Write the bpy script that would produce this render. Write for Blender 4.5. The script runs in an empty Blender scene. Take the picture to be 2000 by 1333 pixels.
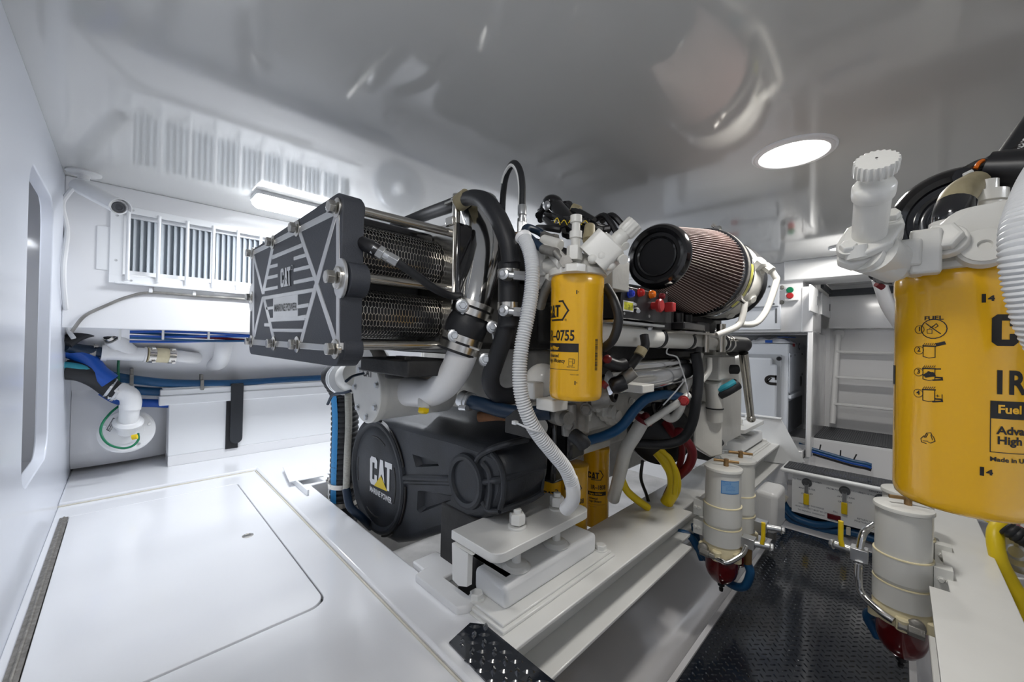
import bpy, bmesh, math, random
from math import pi, sin, cos, tan, radians, sqrt, atan2, hypot
from mathutils import Vector, Matrix
from mathutils.geometry import tessellate_polygon
random.seed(7)
SC = bpy.context.scene
COL = SC.collection
# ------------------------------------------------------------------ camera
F = 758.04                      # focal length in pixels of the 2000x1333 frame
YAW, PIT, ROL = 0.785370526, 0.00554671, -0.0204303
def _cam():
    fwd = Vector((-sin(YAW)*cos(PIT), cos(YAW)*cos(PIT), sin(PIT)))
    right = Vector((cos(YAW), sin(YAW), 0)); down = fwd.cross(right)
    c, s = cos(ROL), sin(ROL)
    return c*right+s*down, -s*right+c*down, fwd
CR, CD, CF = _cam()
cam = bpy.data.cameras.new('camera'); camo = bpy.data.objects.new('camera', cam); COL.objects.link(camo)
cam.sensor_width = 36.0; cam.lens = F*36/2000; cam.clip_start = 0.02; cam.clip_end = 50
up = -CD; bk = -CF
camo.matrix_world = Matrix(((CR.x, up.x, bk.x, 0), (CR.y, up.y, bk.y, 0), (CR.z, up.z, bk.z, 0), (0, 0, 0, 1)))
SC.camera = camo
# ------------------------------------------------------------------ view, world, lights
SC.view_settings.view_transform = 'Standard'
SC.view_settings.look = 'None'
SC.view_settings.exposure = 0.0
SC.view_settings.gamma = 1.0
SC.view_settings.use_curve_mapping = False
SC.cycles.max_bounces = 10; SC.cycles.diffuse_bounces = 6; SC.cycles.glossy_bounces = 5
SC.cycles.sample_clamp_indirect = 6.0
SC.cycles.use_denoising = True
wd = bpy.data.worlds.new('world'); SC.world = wd; wd.use_nodes = True
wd.node_tree.nodes['Background'].inputs[0].default_value = (0.8, 0.88, 1, 1)
wd.node_tree.nodes['Background'].inputs[1].default_value = 0.15
ZC = 0.70                       # ceiling height above the camera
def area(name, loc, sx, sy, power, color, rot=(0, 0, 0), shape='RECTANGLE'):
    l = bpy.data.lights.new(name, 'AREA'); l.shape = shape; l.size = sx; l.size_y = sy
    l.energy = power; l.color = color
    o = bpy.data.objects.new(name, l); COL.objects.link(o); o.location = loc; o.rotation_euler = rot
    return o
COOL = (0.90, 0.94, 1.0); WARM = (1.0, 0.97, 0.92)
area('lamp_light_port', (-2.22, 0.78, ZC-0.065), 0.13, 0.62, 14.5, COOL)
area('lamp_light_starboard', (1.62, 0.78, ZC-0.065), 0.13, 0.62, 14, COOL)
for i, (x, y, w) in enumerate(((-0.255, 1.60, 9.5), (-0.30, 3.44, 7), (-0.3, 4.35, 5), (-0.28, -0.02, 4))):  # third is an unseen light without a fitting, brightening the companionway alcove
    area('downlight_light', (x, y, ZC-0.02), 0.17, 0.17, w, WARM, shape='DISK')
area('lamp_light_forward', (-2.22, 2.65, ZC-0.065), 0.13, 0.62, 14, COOL)
# ------------------------------------------------------------------ pixel rays into the room
def ray(px, py): return CR*((px-1000)/F)+CD*((py-666.5)/F)+CF
def at(px, py, z): return ray(px, py)*z
def onX(px, py, X): d = ray(px, py); return d*(X/d.x)
def onY(px, py, Y): d = ray(px, py); return d*(Y/d.y)
def onZ(px, py, Z): d = ray(px, py); return d*(Z/d.z)
V = Vector
# ------------------------------------------------------------------ materials
def mat(name, col, rough=0.4, metal=0.0, coat=0.0, bump=0.0, bscale=40.0, var=0.0, vscale=6.0, emit=None, es=0.0, trans=0.0, ior=1.45, spec=0.5, rvar=0.0):
    m = bpy.data.materials.new(name); m.use_nodes = True
    nt = m.node_tree; b = nt.nodes['Principled BSDF']
    b.inputs['Base Color'].default_value = (*col, 1)
    b.inputs['Roughness'].default_value = rough; b.inputs['Metallic'].default_value = metal
    b.inputs['Coat Weight'].default_value = coat; b.inputs['Coat Roughness'].default_value = 0.08
    b.inputs['IOR'].default_value = ior; b.inputs['Specular IOR Level'].default_value = spec
    b.inputs['Transmission Weight'].default_value = trans
    if emit: b.inputs['Emission Color'].default_value = (*emit, 1); b.inputs['Emission Strength'].default_value = es
    tc = nt.nodes.new('ShaderNodeTexCoord')
    if var or rvar:
        n = nt.nodes.new('ShaderNodeTexNoise'); n.inputs['Scale'].default_value = vscale; n.inputs['Detail'].default_value = 6
        nt.links.new(tc.outputs['Object'], n.inputs['Vector'])
        if var:
            cr = nt.nodes.new('ShaderNodeMapRange'); cr.inputs[1].default_value = .3; cr.inputs[2].default_value = .7
            cr.inputs[3].default_value = 1-var; cr.inputs[4].default_value = 1+var*.5
            nt.links.new(n.outputs[0], cr.inputs[0])
            mx = nt.nodes.new('ShaderNodeVectorMath'); mx.operation = 'SCALE'; mx.inputs[0].default_value = col
            nt.links.new(cr.outputs[0], mx.inputs['Scale']); nt.links.new(mx.outputs[0], b.inputs['Base Color'])
        if rvar:
            cr = nt.nodes.new('ShaderNodeMapRange'); cr.inputs[1].default_value = .35; cr.inputs[2].default_value = .7
            cr.inputs[3].default_value = max(.01, rough-rvar); cr.inputs[4].default_value = rough+rvar
            nt.links.new(n.outputs[0], cr.inputs[0]); nt.links.new(cr.outputs[0], b.inputs['Roughness'])
    if bump:
        n = nt.nodes.new('ShaderNodeTexNoise'); n.inputs['Scale'].default_value = bscale; n.inputs['Detail'].default_value = 4
        nt.links.new(tc.outputs['Object'], n.inputs['Vector'])
        bp = nt.nodes.new('ShaderNodeBump'); bp.inputs['Strength'].default_value = bump; bp.inputs['Distance'].default_value = .004
        nt.links.new(n.outputs[0], bp.inputs['Height']); nt.links.new(bp.outputs[0], b.inputs['Normal'])
    return m
M = dict(
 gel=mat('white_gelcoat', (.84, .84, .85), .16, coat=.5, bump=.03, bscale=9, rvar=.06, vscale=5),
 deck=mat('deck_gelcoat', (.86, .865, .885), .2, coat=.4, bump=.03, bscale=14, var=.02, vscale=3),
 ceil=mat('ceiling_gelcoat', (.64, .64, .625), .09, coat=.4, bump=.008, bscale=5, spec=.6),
 bulk=mat('bulkhead_gelcoat', (.76, .79, .86), .28, coat=.3),
 alum=mat('white_powder_aluminium', (.86, .87, .88), .3),
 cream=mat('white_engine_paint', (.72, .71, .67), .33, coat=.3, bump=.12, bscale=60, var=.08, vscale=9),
 creamd=mat('shaded_casting_paint', (.5, .49, .46), .5, bump=.2, bscale=60, var=.2, vscale=14),  # copy of the engine paint with shade darkened into its colour
 rail=mat('white_rail_paint', (.78, .78, .76), .3, coat=.3, bump=.05, bscale=40, var=.03, vscale=8),
 cover=mat('charcoal_cast_plastic', (.020, .023, .029), .46, bump=.15, bscale=220, var=.5, vscale=9),
 plate=mat('charcoal_casting', (.036, .040, .050), .5, bump=.25, bscale=260, var=.15),
 machined=mat('machined_aluminium', (.62, .62, .62), .32, metal=.85, var=.08, vscale=12),
 steel=mat('brushed_stainless', (.60, .58, .54), .24, metal=1, var=.12, vscale=18),
 chrome=mat('polished_stainless', (.66, .66, .66), .13, metal=1, bump=.03, bscale=12),
 zinc=mat('zinc_plated_steel', (.62, .63, .64), .3, metal=.9, bump=.1, bscale=150),
 dull=mat('dull_cast_metal', (.30, .29, .27), .5, metal=.7, bump=.3, bscale=90, var=.3, vscale=20),
 rust=mat('rusty_iron', (.20, .09, .04), .8, bump=.5, bscale=80, var=.5, vscale=25),
 rubber=mat('black_rubber', (.016, .017, .020), .5, bump=.06, bscale=120),
 black=mat('black_plastic', (.012, .012, .014), .35),
 gloss=mat('gloss_black_plastic', (.008, .008, .010), .12, coat=.6),
 dark=mat('dark_engine_bay_iron', (.03, .03, .03), .6, bump=.3, bscale=60, var=.5, vscale=12),
 yellow=mat('yellow_filter_paint', (.80, .43, .008), .22, coat=.5, bump=.02, bscale=8),
 ink=mat('black_ink', (.015, .013, .012), .4),
 inkgrey=mat('grey_ink', (.17, .18, .22), .5),
 white=mat('white_ink', (.85, .85, .85), .4),
 logoyel=mat('yellow_ink', (.85, .62, .02), .4),
 pvc=mat('white_pvc', (.80, .80, .80), .3),
 rib=mat('white_ribbed_plastic', (.68, .69, .70), .42),
 ribline=mat('dark_groove_plastic', (.12, .13, .17), .5),
 oldrib=mat('aged_ribbed_plastic', (.50, .49, .44), .55, var=.2),
 blueh=mat('blue_hose', (.008, .075, .19), .38, var=.15),
 bluec=mat('bright_blue_cable', (.01, .085, .42), .35),
 bluestripe=mat('light_blue_stripe', (.03, .25, .55), .45),
 navy=mat('navy_hose', (.007, .022, .050), .4),
 teal=mat('teal_stripe', (.03, .28, .36), .45),
 green=mat('green_wire', (.003, .16, .07), .4),
 red=mat('red_plastic', (.45, .012, .010), .3),
 redd=mat('dark_red_cable', (.16, .006, .012), .4),
 redcap=mat('red_knob', (.38, .02, .022), .4),
 orange=mat('orange_lens', (.75, .16, .01), .25),
 bluek=mat('blue_lens', (.01, .04, .5), .25),
 wire=mat('yellow_wire', (.75, .55, .01), .4),
 lever=mat('yellow_grip', (.85, .60, .01), .35),
 brass=mat('brass', (.35, .22, .10), .45, metal=.8, var=.3, vscale=30),
 bowl=mat('red_fuel_bowl', (.15, .003, .005), .12, coat=.6, trans=.3),
 stain=mat('yellowed_paint', (.74, .66, .44), .4, bump=.1, bscale=60, var=.12, vscale=20),
 bodyw=mat('separator_paint', (.72, .72, .69), .28, coat=.3),
 tread=mat('black_tread_plate', (.012, .015, .022), .17, coat=.8, bump=.04, bscale=120, rvar=.06),
 grate=mat('grey_grating', (.08, .085, .095), .5, metal=.3, var=.1, vscale=30),
 louver=mat('louver_blade', (.62, .66, .70), .35),
 void=mat('dark_duct', (.04, .05, .06), .8),
 ductblue=mat('louver_backing', (.20, .26, .31), .6),
 lamp=mat('lamp_diffuser', (1, 1, 1), .4, emit=(.93, .96, 1), es=14),
 lampw=mat('downlight_diffuser', (1, 1, 1), .4, emit=(1, .985, .95), es=8),
 pleat=mat('pleated_filter_media', (.10, .058, .052), .8),
 pleatw=mat('pleat_wire', (.45, .38, .36), .4, metal=.5),
 tape=mat('aged_tape', (.42, .36, .22), .5, bump=.3, bscale=50, var=.35, vscale=18),
 yeltape=mat('yellow_tape', (.62, .60, .10), .4, bump=.3, bscale=60),
 label=mat('white_label', (.78, .78, .76), .4),
 yellab=mat('yellow_label', (.70, .68, .05), .35),
 bluelab=mat('blue_label', (.03, .22, .60), .4),
 genw=mat('generator_enclosure', (.66, .69, .74), .35, coat=.2),
 gensil=mat('grey_enclosure_trim', (.45, .47, .50), .35, metal=.3),
 bilge=mat('bilge_gelcoat', (.70, .69, .70), .14, coat=.5, bump=.08, bscale=6),
 pit=mat('engine_pit_paint', (.42, .41, .40), .35, var=.3, vscale=5),
 seam=mat('sealant', (.70, .66, .56), .6),
 hinge=mat('worn_hinge', (.30, .28, .25), .45, metal=.6, bump=.5, bscale=60, var=.4, vscale=60),
 bag=mat('clear_bag', (.80, .82, .86), .25, bump=.5, bscale=30),
 strap=mat('black_strap', (.025, .028, .033), .5, bump=.1, bscale=200),
 slate=mat('slate_grey_plastic', (.10, .105, .115), .4),
 copper=mat('copper', (.55, .18, .06), .4, metal=.9),
)
# ------------------------------------------------------------------ mesh builder
def fr(o, x, y):
    """frame: origin, x axis, y axis -> 4x4"""
    x = V(x).normalized(); z = x.cross(V(y)).normalized(); y = z.cross(x)
    return Matrix(((x.x, y.x, z.x, o[0]), (x.y, y.y, z.y, o[1]), (x.z, y.z, z.z, o[2]), (0, 0, 0, 1)))
def axfr(o, ax):
    ax = V(ax).normalized(); t = V((0, 0, 1)) if abs(ax.z) < .9 else V((1, 0, 0))
    x = t.cross(ax).normalized(); y = ax.cross(x)
    return Matrix(((x.x, y.x, ax.x, o[0]), (x.y, y.y, ax.y, o[1]), (x.z, y.z, ax.z, o[2]), (0, 0, 0, 1)))
def spline(P, seg=8):
    P = [V(p) for p in P]
    if len(P) < 3 or seg <= 1: return P
    Q = [P[0]*2-P[1]]+P+[P[-1]*2-P[-2]]; out = []
    for i in range(1, len(Q)-2):
        a, b, c, d = Q[i-1:i+3]
        for k in range(seg):
            t = k/seg
            out.append(.5*((2*b)+(c-a)*t+(2*a-5*b+4*c-d)*t*t+(3*b-a-3*c+d)*t**3))
    out.append(P[-1]); return out
def resample(P, step):
    L = [0]
    for a, b in zip(P, P[1:]): L.append(L[-1]+(b-a).length)
    n = max(2, int(L[-1]/step)); out = []; j = 0
    for i in range(n+1):
        s = L[-1]*i/n
        while j < len(P)-2 and L[j+1] < s: j += 1
        d = L[j+1]-L[j]
        out.append(P[j].lerp(P[j+1], 0 if d == 0 else min(1, (s-L[j])/d)))
    return out
class MB:
    def __init__(s): s.v = []; s.f = []
    def add(s, vs, fs, T=None):
        b = len(s.v)
        s.v += [(T @ V(p)) if T is not None else V(p) for p in vs]
        s.f += [tuple(i+b for i in f) for f in fs]; return s
    def box(s, a, b, T=None):
        s.nb = getattr(s, 'nb', 0)+1; e = (s.nb % 7)*.00013     # keeps neighbouring faces from coinciding
        x0, y0, z0 = (min(a[i], b[i])-e for i in range(3)); x1, y1, z1 = (max(a[i], b[i])+e for i in range(3))
        return s.add([(x0, y0, z0), (x1, y0, z0), (x1, y1, z0), (x0, y1, z0), (x0, y0, z1), (x1, y0, z1), (x1, y1, z1), (x0, y1, z1)],
                     [(0, 3, 2, 1), (4, 5, 6, 7), (0, 1, 5, 4), (1, 2, 6, 5), (2, 3, 7, 6), (3, 0, 4, 7)], T)
    def cbox(s, c, d, T=None): return s.box([c[i]-d[i]/2 for i in range(3)], [c[i]+d[i]/2 for i in range(3)], T)
    def lathe(s, prof, T=None, n=32, squash=1.0, a0=0, a1=2*pi):
        full = abs(a1-a0-2*pi) < 1e-6; m = n if full else n+1; vs = []; fs = []
        for r, h in prof:
            for k in range(m):
                a = a0+(a1-a0)*k/n; vs.append((r*cos(a), r*sin(a)*squash, h))
        for i in range(len(prof)-1):
            for k in range(n):
                k2 = (k+1) % m
                fs.append((i*m+k, i*m+k2, (i+1)*m+k2, (i+1)*m+k))
        if full:
            if prof[0][0] > 1e-5: fs.append(tuple(reversed(range(m))))
            if prof[-1][0] > 1e-5: fs.append(tuple((len(prof)-1)*m+k for k in range(m)))
        return s.add(vs, fs, T)
    def cyl(s, p0, p1, r0, r1=None, n=24):
        p0 = V(p0); p1 = V(p1); r1 = r0 if r1 is None else r1
        return s.lathe([(r0, 0), (r1, (p1-p0).length)], axfr(p0, p1-p0), n)
    def disc(s, o, ax, prof, n=32): return s.lathe(prof, axfr(o, ax), n)
    def bolt(s, o, ax, r=.01, h=.008, washer=True, stud=0):
        T = axfr(o, ax)
        if washer: s.lathe([(r*1.25, 0), (r*1.25, h*.2)], T, 20)
        s.lathe([(r*.98, h*.2), (r, h*.3), (r, h*.95), (r*.85, h*1.1)], T, 6)
        if stud: s.lathe([(r*.5, h), (r*.5, h+stud), (r*.42, h+stud+.001)], T, 14)
        return s
    def tube(s, P, r, n=14, seg=8, step=None, rf=None, closed_caps=True, flat=1.0):
        P = spline(P, seg)
        if step: P = resample(P, step)
        N = len(P); vs = []; fs = []
        t0 = (P[1]-P[0]).normalized(); a = V((0, 0, 1)) if abs(t0.z) < .9 else V((1, 0, 0))
        u = (a-t0*a.dot(t0)).normalized(); L = 0
        for i, p in enumerate(P):
            t = (P[min(i+1, N-1)]-P[max(i-1, 0)]).normalized()
            u = (u-t*u.dot(t)).normalized(); w = t.cross(u)
            if i: L += (p-P[i-1]).length
            rr = rf(L, i) if rf else r
            for k in range(n):
                an = 2*pi*k/n; vs.append(p+u*(rr*cos(an))+w*(rr*sin(an)*flat))
        for i in range(N-1):
            for k in range(n):
                k2 = (k+1) % n; fs.append((i*n+k, i*n+k2, (i+1)*n+k2, (i+1)*n+k))
        if closed_caps: fs.append(tuple(reversed(range(n)))); fs.append(tuple((N-1)*n+k for k in range(n)))
        return s.add(vs, fs)
    def ribbed(s, P, r, pitch=.006, depth=.0025, n=18, seg=8):
        return s.tube(P, r, n, seg, pitch/4, rf=lambda L, i: r-(depth if i % 4 == 0 else (depth*.25 if i % 2 else 0)))
    def prism(s, outer, holes=(), h=.01, T=None, z0=0.0):
        loops = [outer]+list(holes)
        pts = [V((x, y, 0)) for lp in loops for x, y in lp]
        tri = tessellate_polygon([[V((x, y, 0)) for x, y in lp] for lp in loops])
        n = len(pts); vs = [(p.x, p.y, z0) for p in pts]+[(p.x, p.y, z0+h) for p in pts]; fs = []
        for t in tri:
            a, b, c = (pts[i] for i in t)
            ccw = (b-a).cross(c-a).z > 0
            t = t if ccw else (t[0], t[2], t[1])
            fs.append(tuple(i+n for i in t)); fs.append(tuple(reversed(t)))
        b = 0
        for li, lp in enumerate(loops):
            m = len(lp); ar = sum(lp[i][0]*lp[(i+1) % m][1]-lp[(i+1) % m][0]*lp[i][1] for i in range(m))
            for i in range(m):
                j = (i+1) % m
                q = (b+i, b+j, b+j+n, b+i+n)
                if (ar > 0) != (li == 0): q = tuple(reversed(q))
                fs.append(q)
            b += m
        return s.add(vs, fs, T)
    def sphere(s, c, r, n=20, m=12, sc=(1, 1, 1)):
        T = Matrix.Translation(V(c)) @ Matrix.Diagonal((sc[0], sc[1], sc[2], 1))
        return s.lathe([(max(1e-6, r*sin(pi*i/m)), -r*cos(pi*i/m)) for i in range(m+1)], T, n)
    def mesh(s, name, smooth=True, ang=35, weld=False):
        me = bpy.data.meshes.new(name); me.from_pydata([tuple(p) for p in s.v], [], s.f)
        if weld:
            bm = bmesh.new(); bm.from_mesh(me); bmesh.ops.remove_doubles(bm, verts=bm.verts, dist=1e-5); bm.to_mesh(me); bm.free()
        if smooth:
            me.polygons.foreach_set('use_smooth', [True]*len(me.polygons)); me.set_sharp_from_angle(angle=radians(ang))
        me.validate(); me.update(); return me
ORG = {}
def tag(o, label=None, cat=None, group=None, kind=None):
    if label: o['label'] = label
    if cat: o['category'] = cat
    if group: o['group'] = group
    if kind: o['kind'] = kind
    return o
def thing(name, loc, label, cat, group=None):
    o = bpy.data.objects.new(name, None); COL.objects.link(o); o.location = loc; o.empty_display_size = .05
    ORG[o] = V(loc); return tag(o, label, cat, group)
def part(name, mb, m, parent=None, bevel=0, smooth=True, ang=35, label=None, seg=2, weld=False):
    """links the builder's geometry (given in room coordinates) as one mesh object"""
    if parent is not None: org = ORG[parent]
    else:
        n = len(mb.v); org = V((sum(p.x for p in mb.v)/n, sum(p.y for p in mb.v)/n, min(p.z for p in mb.v)))
    k = MB(); k.v = [p-org for p in mb.v]; k.f = mb.f
    me = k.mesh(name, smooth, ang, weld); me.materials.append(M[m] if isinstance(m, str) else m)
    o = bpy.data.objects.new(name, me); COL.objects.link(o)
    if parent is not None: o.parent = parent
    else: o.location = org
    ORG[o] = org
    if bevel:
        b = o.modifiers.new('edge', 'BEVEL'); b.width = bevel; b.segments = seg; b.limit_method = 'ANGLE'; b.angle_limit = radians(40)
    if label: o['label'] = label
    return o
def struct(name, mb, m, bevel=0, **k):
    o = part(name, mb, m, None, bevel, **k); o['kind'] = 'structure'; return o
# ------------------------------------------------------------------ flat lettering
_tc = {}
def textmesh(s, size, bold=0.0, align='LEFT', sx=1.0):
    key = (s, size, bold, align, sx)
    if key in _tc: return _tc[key]
    cu = bpy.data.curves.new('t', 'FONT'); cu.body = s; cu.size = size; cu.offset = bold; cu.align_x = align
    cu.resolution_u = 3; cu.fill_mode = 'FRONT'
    o = bpy.data.objects.new('t', cu); COL.objects.link(o)
    dg = bpy.context.evaluated_depsgraph_get(); me = bpy.data.meshes.new_from_object(o.evaluated_get(dg))
    r = ([(v.co.x*sx, v.co.y) for v in me.vertices], [tuple(p.vertices) for p in me.polygons])
    bpy.data.objects.remove(o); bpy.data.curves.remove(cu); bpy.data.meshes.remove(me)
    _tc[key] = r; return r
def dice(vf, step=.0035):
    xs = [p[0] for p in vf[0]]
    if not .004 < max(xs)-min(xs) < .3: return vf
    bm = bmesh.new(); V_ = [bm.verts.new((x, y, 0)) for x, y in vf[0]]
    for f in vf[1]:
        try: bm.faces.new([V_[i] for i in f])
        except ValueError: pass
    x = min(xs)+step
    while x < max(xs):
        bmesh.ops.bisect_plane(bm, geom=bm.verts[:]+bm.edges[:]+bm.faces[:], plane_co=(x, 0, 0), plane_no=(1, 0, 0)); x += step
    bm.verts.index_update(); r = ([(v.co.x, v.co.y) for v in bm.verts], [tuple(v.index for v in f.verts) for f in bm.faces]); bm.free()
    return r
def flatmap(mb, vf, fn, cut=True):
    if cut: vf = dice(vf)
    b = len(mb.v); mb.v += [V(fn(x, y)) for x, y in vf[0]]; mb.f += [tuple(i+b for i in f) for f in vf[1]]
def poly2(loops_list):
    """list of (outer, holes) -> flat verts/faces"""
    vs = []; fs = []
    for outer, holes in loops_list:
        loops = [outer]+list(holes); b = len(vs)
        vs += [p for lp in loops for p in lp]
        for t in tessellate_polygon([[V((x, y, 0)) for x, y in lp] for lp in loops]):
            a, q, c = (V((*vs[b+i], 0)) for i in t)
            t = t if (q-a).cross(c-a).z > 0 else (t[0], t[2], t[1])
            fs.append(tuple(i+b for i in t))
    return vs, fs
def rect(x0, y0, x1, y1, n=1):
    bot = [(x0+(x1-x0)*i/n, y0) for i in range(n+1)]; top = [(x1-(x1-x0)*i/n, y1) for i in range(n+1)]
    return bot+top
def strip(x0, y0, x1, y1, n=12):
    """subdivided rectangle for bending round a can"""
    vs = []; fs = []
    for i in range(n+1):
        x = x0+(x1-x0)*i/n; vs += [(x, y0), (x, y1)]
    for i in range(n): fs.append((2*i, 2*i+2, 2*i+3, 2*i+1))
    return vs, fs
def line2(pts, w):
    """polyline of width w as quads"""
    vs = []; fs = []
    for (ax, ay), (bx, by) in zip(pts, pts[1:]):
        L = hypot(bx-ax, by-ay) or 1; dx, dy = (bx-ax)/L, (by-ay)/L; n = max(1, int(L/.004)); e = w/2
        b = len(vs)
        for i in range(n+1):
            t = -e+(L+2*e)*i/n; x, y = ax+dx*t, ay+dy*t
            vs += [(x+dy*e, y-dx*e), (x-dy*e, y+dx*e)]
        for i in range(n): fs.append((b+2*i, b+2*i+2, b+2*i+3, b+2*i+1))
    return vs, fs
C_P = [(.12, 0), (0, .12), (0, .88), (.12, 1), (.5, 1), (.62, .88), (.62, .62), (.40, .62), (.40, .8), (.22, .8), (.22, .2), (.40, .2), (.40, .38), (.62, .38), (.62, .12), (.5, 0)]
A_P = [(.73, .19), (.87, 1), (1.13, 1), (1.27, .19), (1.0, .50)]
A_H = []
T_P = [(1.28, 1), (1.90, 1), (1.90, .8), (1.70, .8), (1.70, 0), (1.48, 0), (1.48, .8), (1.28, .8)]
def cat_letters(h, x0=0, y0=0): return poly2([([(x0+x*h, y0+y*h) for x, y in P], []) for P in (C_P, A_P, T_P)])
def cat_tri(h, x0=0, y0=0): return [(x0+.55*h, y0-.03*h), (x0+1.45*h, y0-.03*h), (x0+1.0*h, y0+.44*h)], [(0, 1, 2)]
# ================================================================== THE ROOM
HX_ = -2.60                     # face of the port soffit
WA = -0.195                     # aft bulkhead
DZ = -0.76                      # deck
FZ = -1.30                      # walkway plate
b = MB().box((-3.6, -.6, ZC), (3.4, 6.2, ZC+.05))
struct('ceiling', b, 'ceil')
# ---- aft bulkhead with a rounded access opening seen at a glancing angle
def rrect(x0, y0, x1, y1, r, n=6):
    P = []
    for cx, cy, a in ((x1-r, y1-r, 0), (x0+r, y1-r, 90), (x0+r, y0+r, 180), (x1-r, y0+r, 270)):
        for k in range(n+1):
            t = radians(a+90*k/n); P.append((cx+r*cos(t), cy+r*sin(t)))
    return P
T = fr((0, WA, 0), (1, 0, 0), (0, 0, 1))
b = MB().prism([(-3.6, -2.0), (3.4, -2.0), (3.4, ZC), (-3.6, ZC)], [list(reversed(rrect(-2.26, -.455, -1.728, .495, .09)))], .032, T)
struct('wall_aft', b, 'bulk', bevel=.004)
# the locker behind the opening
b = MB().box((-2.9, WA-.62, -1.0), (-1.2, WA-.60, ZC)).box((-2.9, WA-.6, -1.0), (-2.88, WA-.033, ZC)).box((-1.22, WA-.6, -1.0), (-1.2, WA-.033, ZC)).box((-2.9, WA-.6, -.62), (-1.2, WA-.033, -.60))
struct('wall_locker', b, 'gel')
area('locker_light', (-2.0, WA-.25, .55), .3, .1, 2.2, COOL)
b = MB().box((-2.5, WA-.5, .05), (-1.4, WA-.40, .09))
struct('trim_1', b, 'seam')
for k in range(5):
    P = [at(0, 0, 0)]*0+[(-2.30+.01*k, WA-.30, .62), (-2.30, WA-.28, .46-.01*k), (-2.24, WA-.26-.01*k, .42-.014*k), (-2.10, WA-.24, .44-.012*k), (-1.8, WA-.22, .46-.01*k)]
    tag(part('locker_cable', MB().tube(P, .007 if k != 2 else .012, 8), ('bluec', 'label', 'bluec', 'black', 'bluec')[k]), ['blue cable seen through the bulkhead opening', 'white cable seen through the bulkhead opening', 'thick blue cable seen through the bulkhead opening', 'black cable seen through the bulkhead opening', 'lowest blue cable seen through the bulkhead opening'][k], 'cable', 'cables behind the bulkhead opening')
b = MB().tube([(-2.3, WA-.22, .25), (-2.29, WA-.22, -.2), (-2.28, WA-.22, -.60)], .035, 16)
tag(part('locker_pipe', b, 'pvc'), 'white pipe standing behind the bulkhead opening', 'pipe')
b = MB().ribbed([(-2.3, WA-.36, -.25), (-2.15, WA-.22, -.28), (-2.05, WA-.16, -.34), (-2.2, WA-.2, -.42)], .022, .012, .004, 12)
tag(part('locker_hose', b, 'rubber'), 'brown-black corrugated hose low behind the bulkhead opening', 'hose')
# ---- port side: soffit with the air inlet cut into it, then the hull flaring out below
gy0, gy1, gz0, gz1 = -.02, 1.05, .290, .585
T = fr((HX_, 0, 0), (0, 1, 0), (0, 0, 1))          # local x = +Y, y = Z, z = +X
b = MB().prism([(WA, .029), (6.2, .029), (6.2, ZC), (WA, ZC)], [[(gy0, gz0), (gy0, gz1), (gy1, gz1), (gy1, gz0)]], .03, T, -.03)
b.box((HX_-.75, WA, .029), (HX_-.03, 6.2, .049))
struct('wall_port', b, 'gel', bevel=.004)
b = MB().box((HX_-.20, gy0-.05, gz0-.05), (HX_-.19, gy1+.05, gz1+.05))
struct('wall_duct', b, 'ductblue')
hp = [(-2.70, .035), (-2.86, -.04), (-3.00, -.14), (-3.14, -.27), (-3.24, -.42), (-3.30, -.60), (-3.32, -.80)]
vs = []; fs = []; ys = [WA+i*(6.2-WA)/20 for i in range(21)]
for y in ys:
    for x, z in hp: vs.append((x, y, z))
m = len(hp)
for i in range(20):
    for k in range(m-1): fs.append((i*m+k, (i+1)*m+k, (i+1)*m+k+1, i*m+k+1))
b = MB().add(vs, fs); struct('wall_hull', b, 'gel', ang=60)
# moulded swelling in the hull around the through-hull fitting
vs = []; fs = []; nu, nv = 22, 16
for i in range(nu+1):
    for j in range(nv+1):
        u = i/nu; v = j/nv
        y = WA+.001+.50*u; z = -.74+.50*v
        bul = (1-u**2.6)*(1-abs(2*v-.75)**3 if v < .9 else .1)
        # hull x at z
        for (xa, za), (xb, zb) in zip(hp, hp[1:]):
            if zb <= z <= za: xh = xa+(xb-xa)*(za-z)/(za-zb)
        vs.append((xh-.004+max(0, bul)*.20*(1-v*.75), y, z))
for i in range(nu):
    for j in range(nv): a = i*(nv+1)+j; fs.append((a, a+nv+1, a+nv+2, a+1))
struct('trim_2', MB().add(vs, fs), 'gel', ang=70)
# ---- deck: border slab, recess, shelf to port, engine pit
def poly_at(z, *pts): return [(p.x, p.y) for p in (onZ(x, y, z) for x, y in pts)]
PX = -2.17                       # port edge of the engine pit
b = MB().prism([(-3.35, WA), (-2.655, WA), (-2.655, .56), (-.42, .56), (-.42, .704), (PX, .704), (PX, .83), (-2.30, .83), (-2.30, 1.15), (-2.22, 1.15), (-2.22, 4.6), (-3.35, 4.6)], [], .09, None, DZ-.09)
struct('floor_deck', b, 'deck', bevel=.008)
hr = .05
H0, H1, HY0, HY1 = -2.48, -1.19, -.150, .437      # hatch
hatch = [(H0, HY0), (H1, HY0)]+[(H1-hr+hr*cos(radians(t)), HY1-hr+hr*sin(radians(t))) for t in range(0, 91, 15)]+[(H0+.02-.02*sin(radians(t)), HY1-.02+.02*cos(radians(t))) for t in range(0, 91, 30)]
def grow(P, d):
    cx = sum(p[0] for p in P)/len(P); cy = sum(p[1] for p in P)/len(P)
    return [(x+(d if x > cx else -d), y+(d if y > cy else -d)) for x, y in P]
b = MB().prism([(-2.66, WA), (-.42, WA), (-.42, .565), (-2.66, .565)], [list(reversed(grow(hatch, .005)))], .05, None, DZ-.066)
struct('floor_recess', b, 'deck', bevel=.003)
struct('floor_gasket', MB().box((-2.6, WA, DZ-.10), (-1.0, .5, DZ-.034)), 'black')
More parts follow.
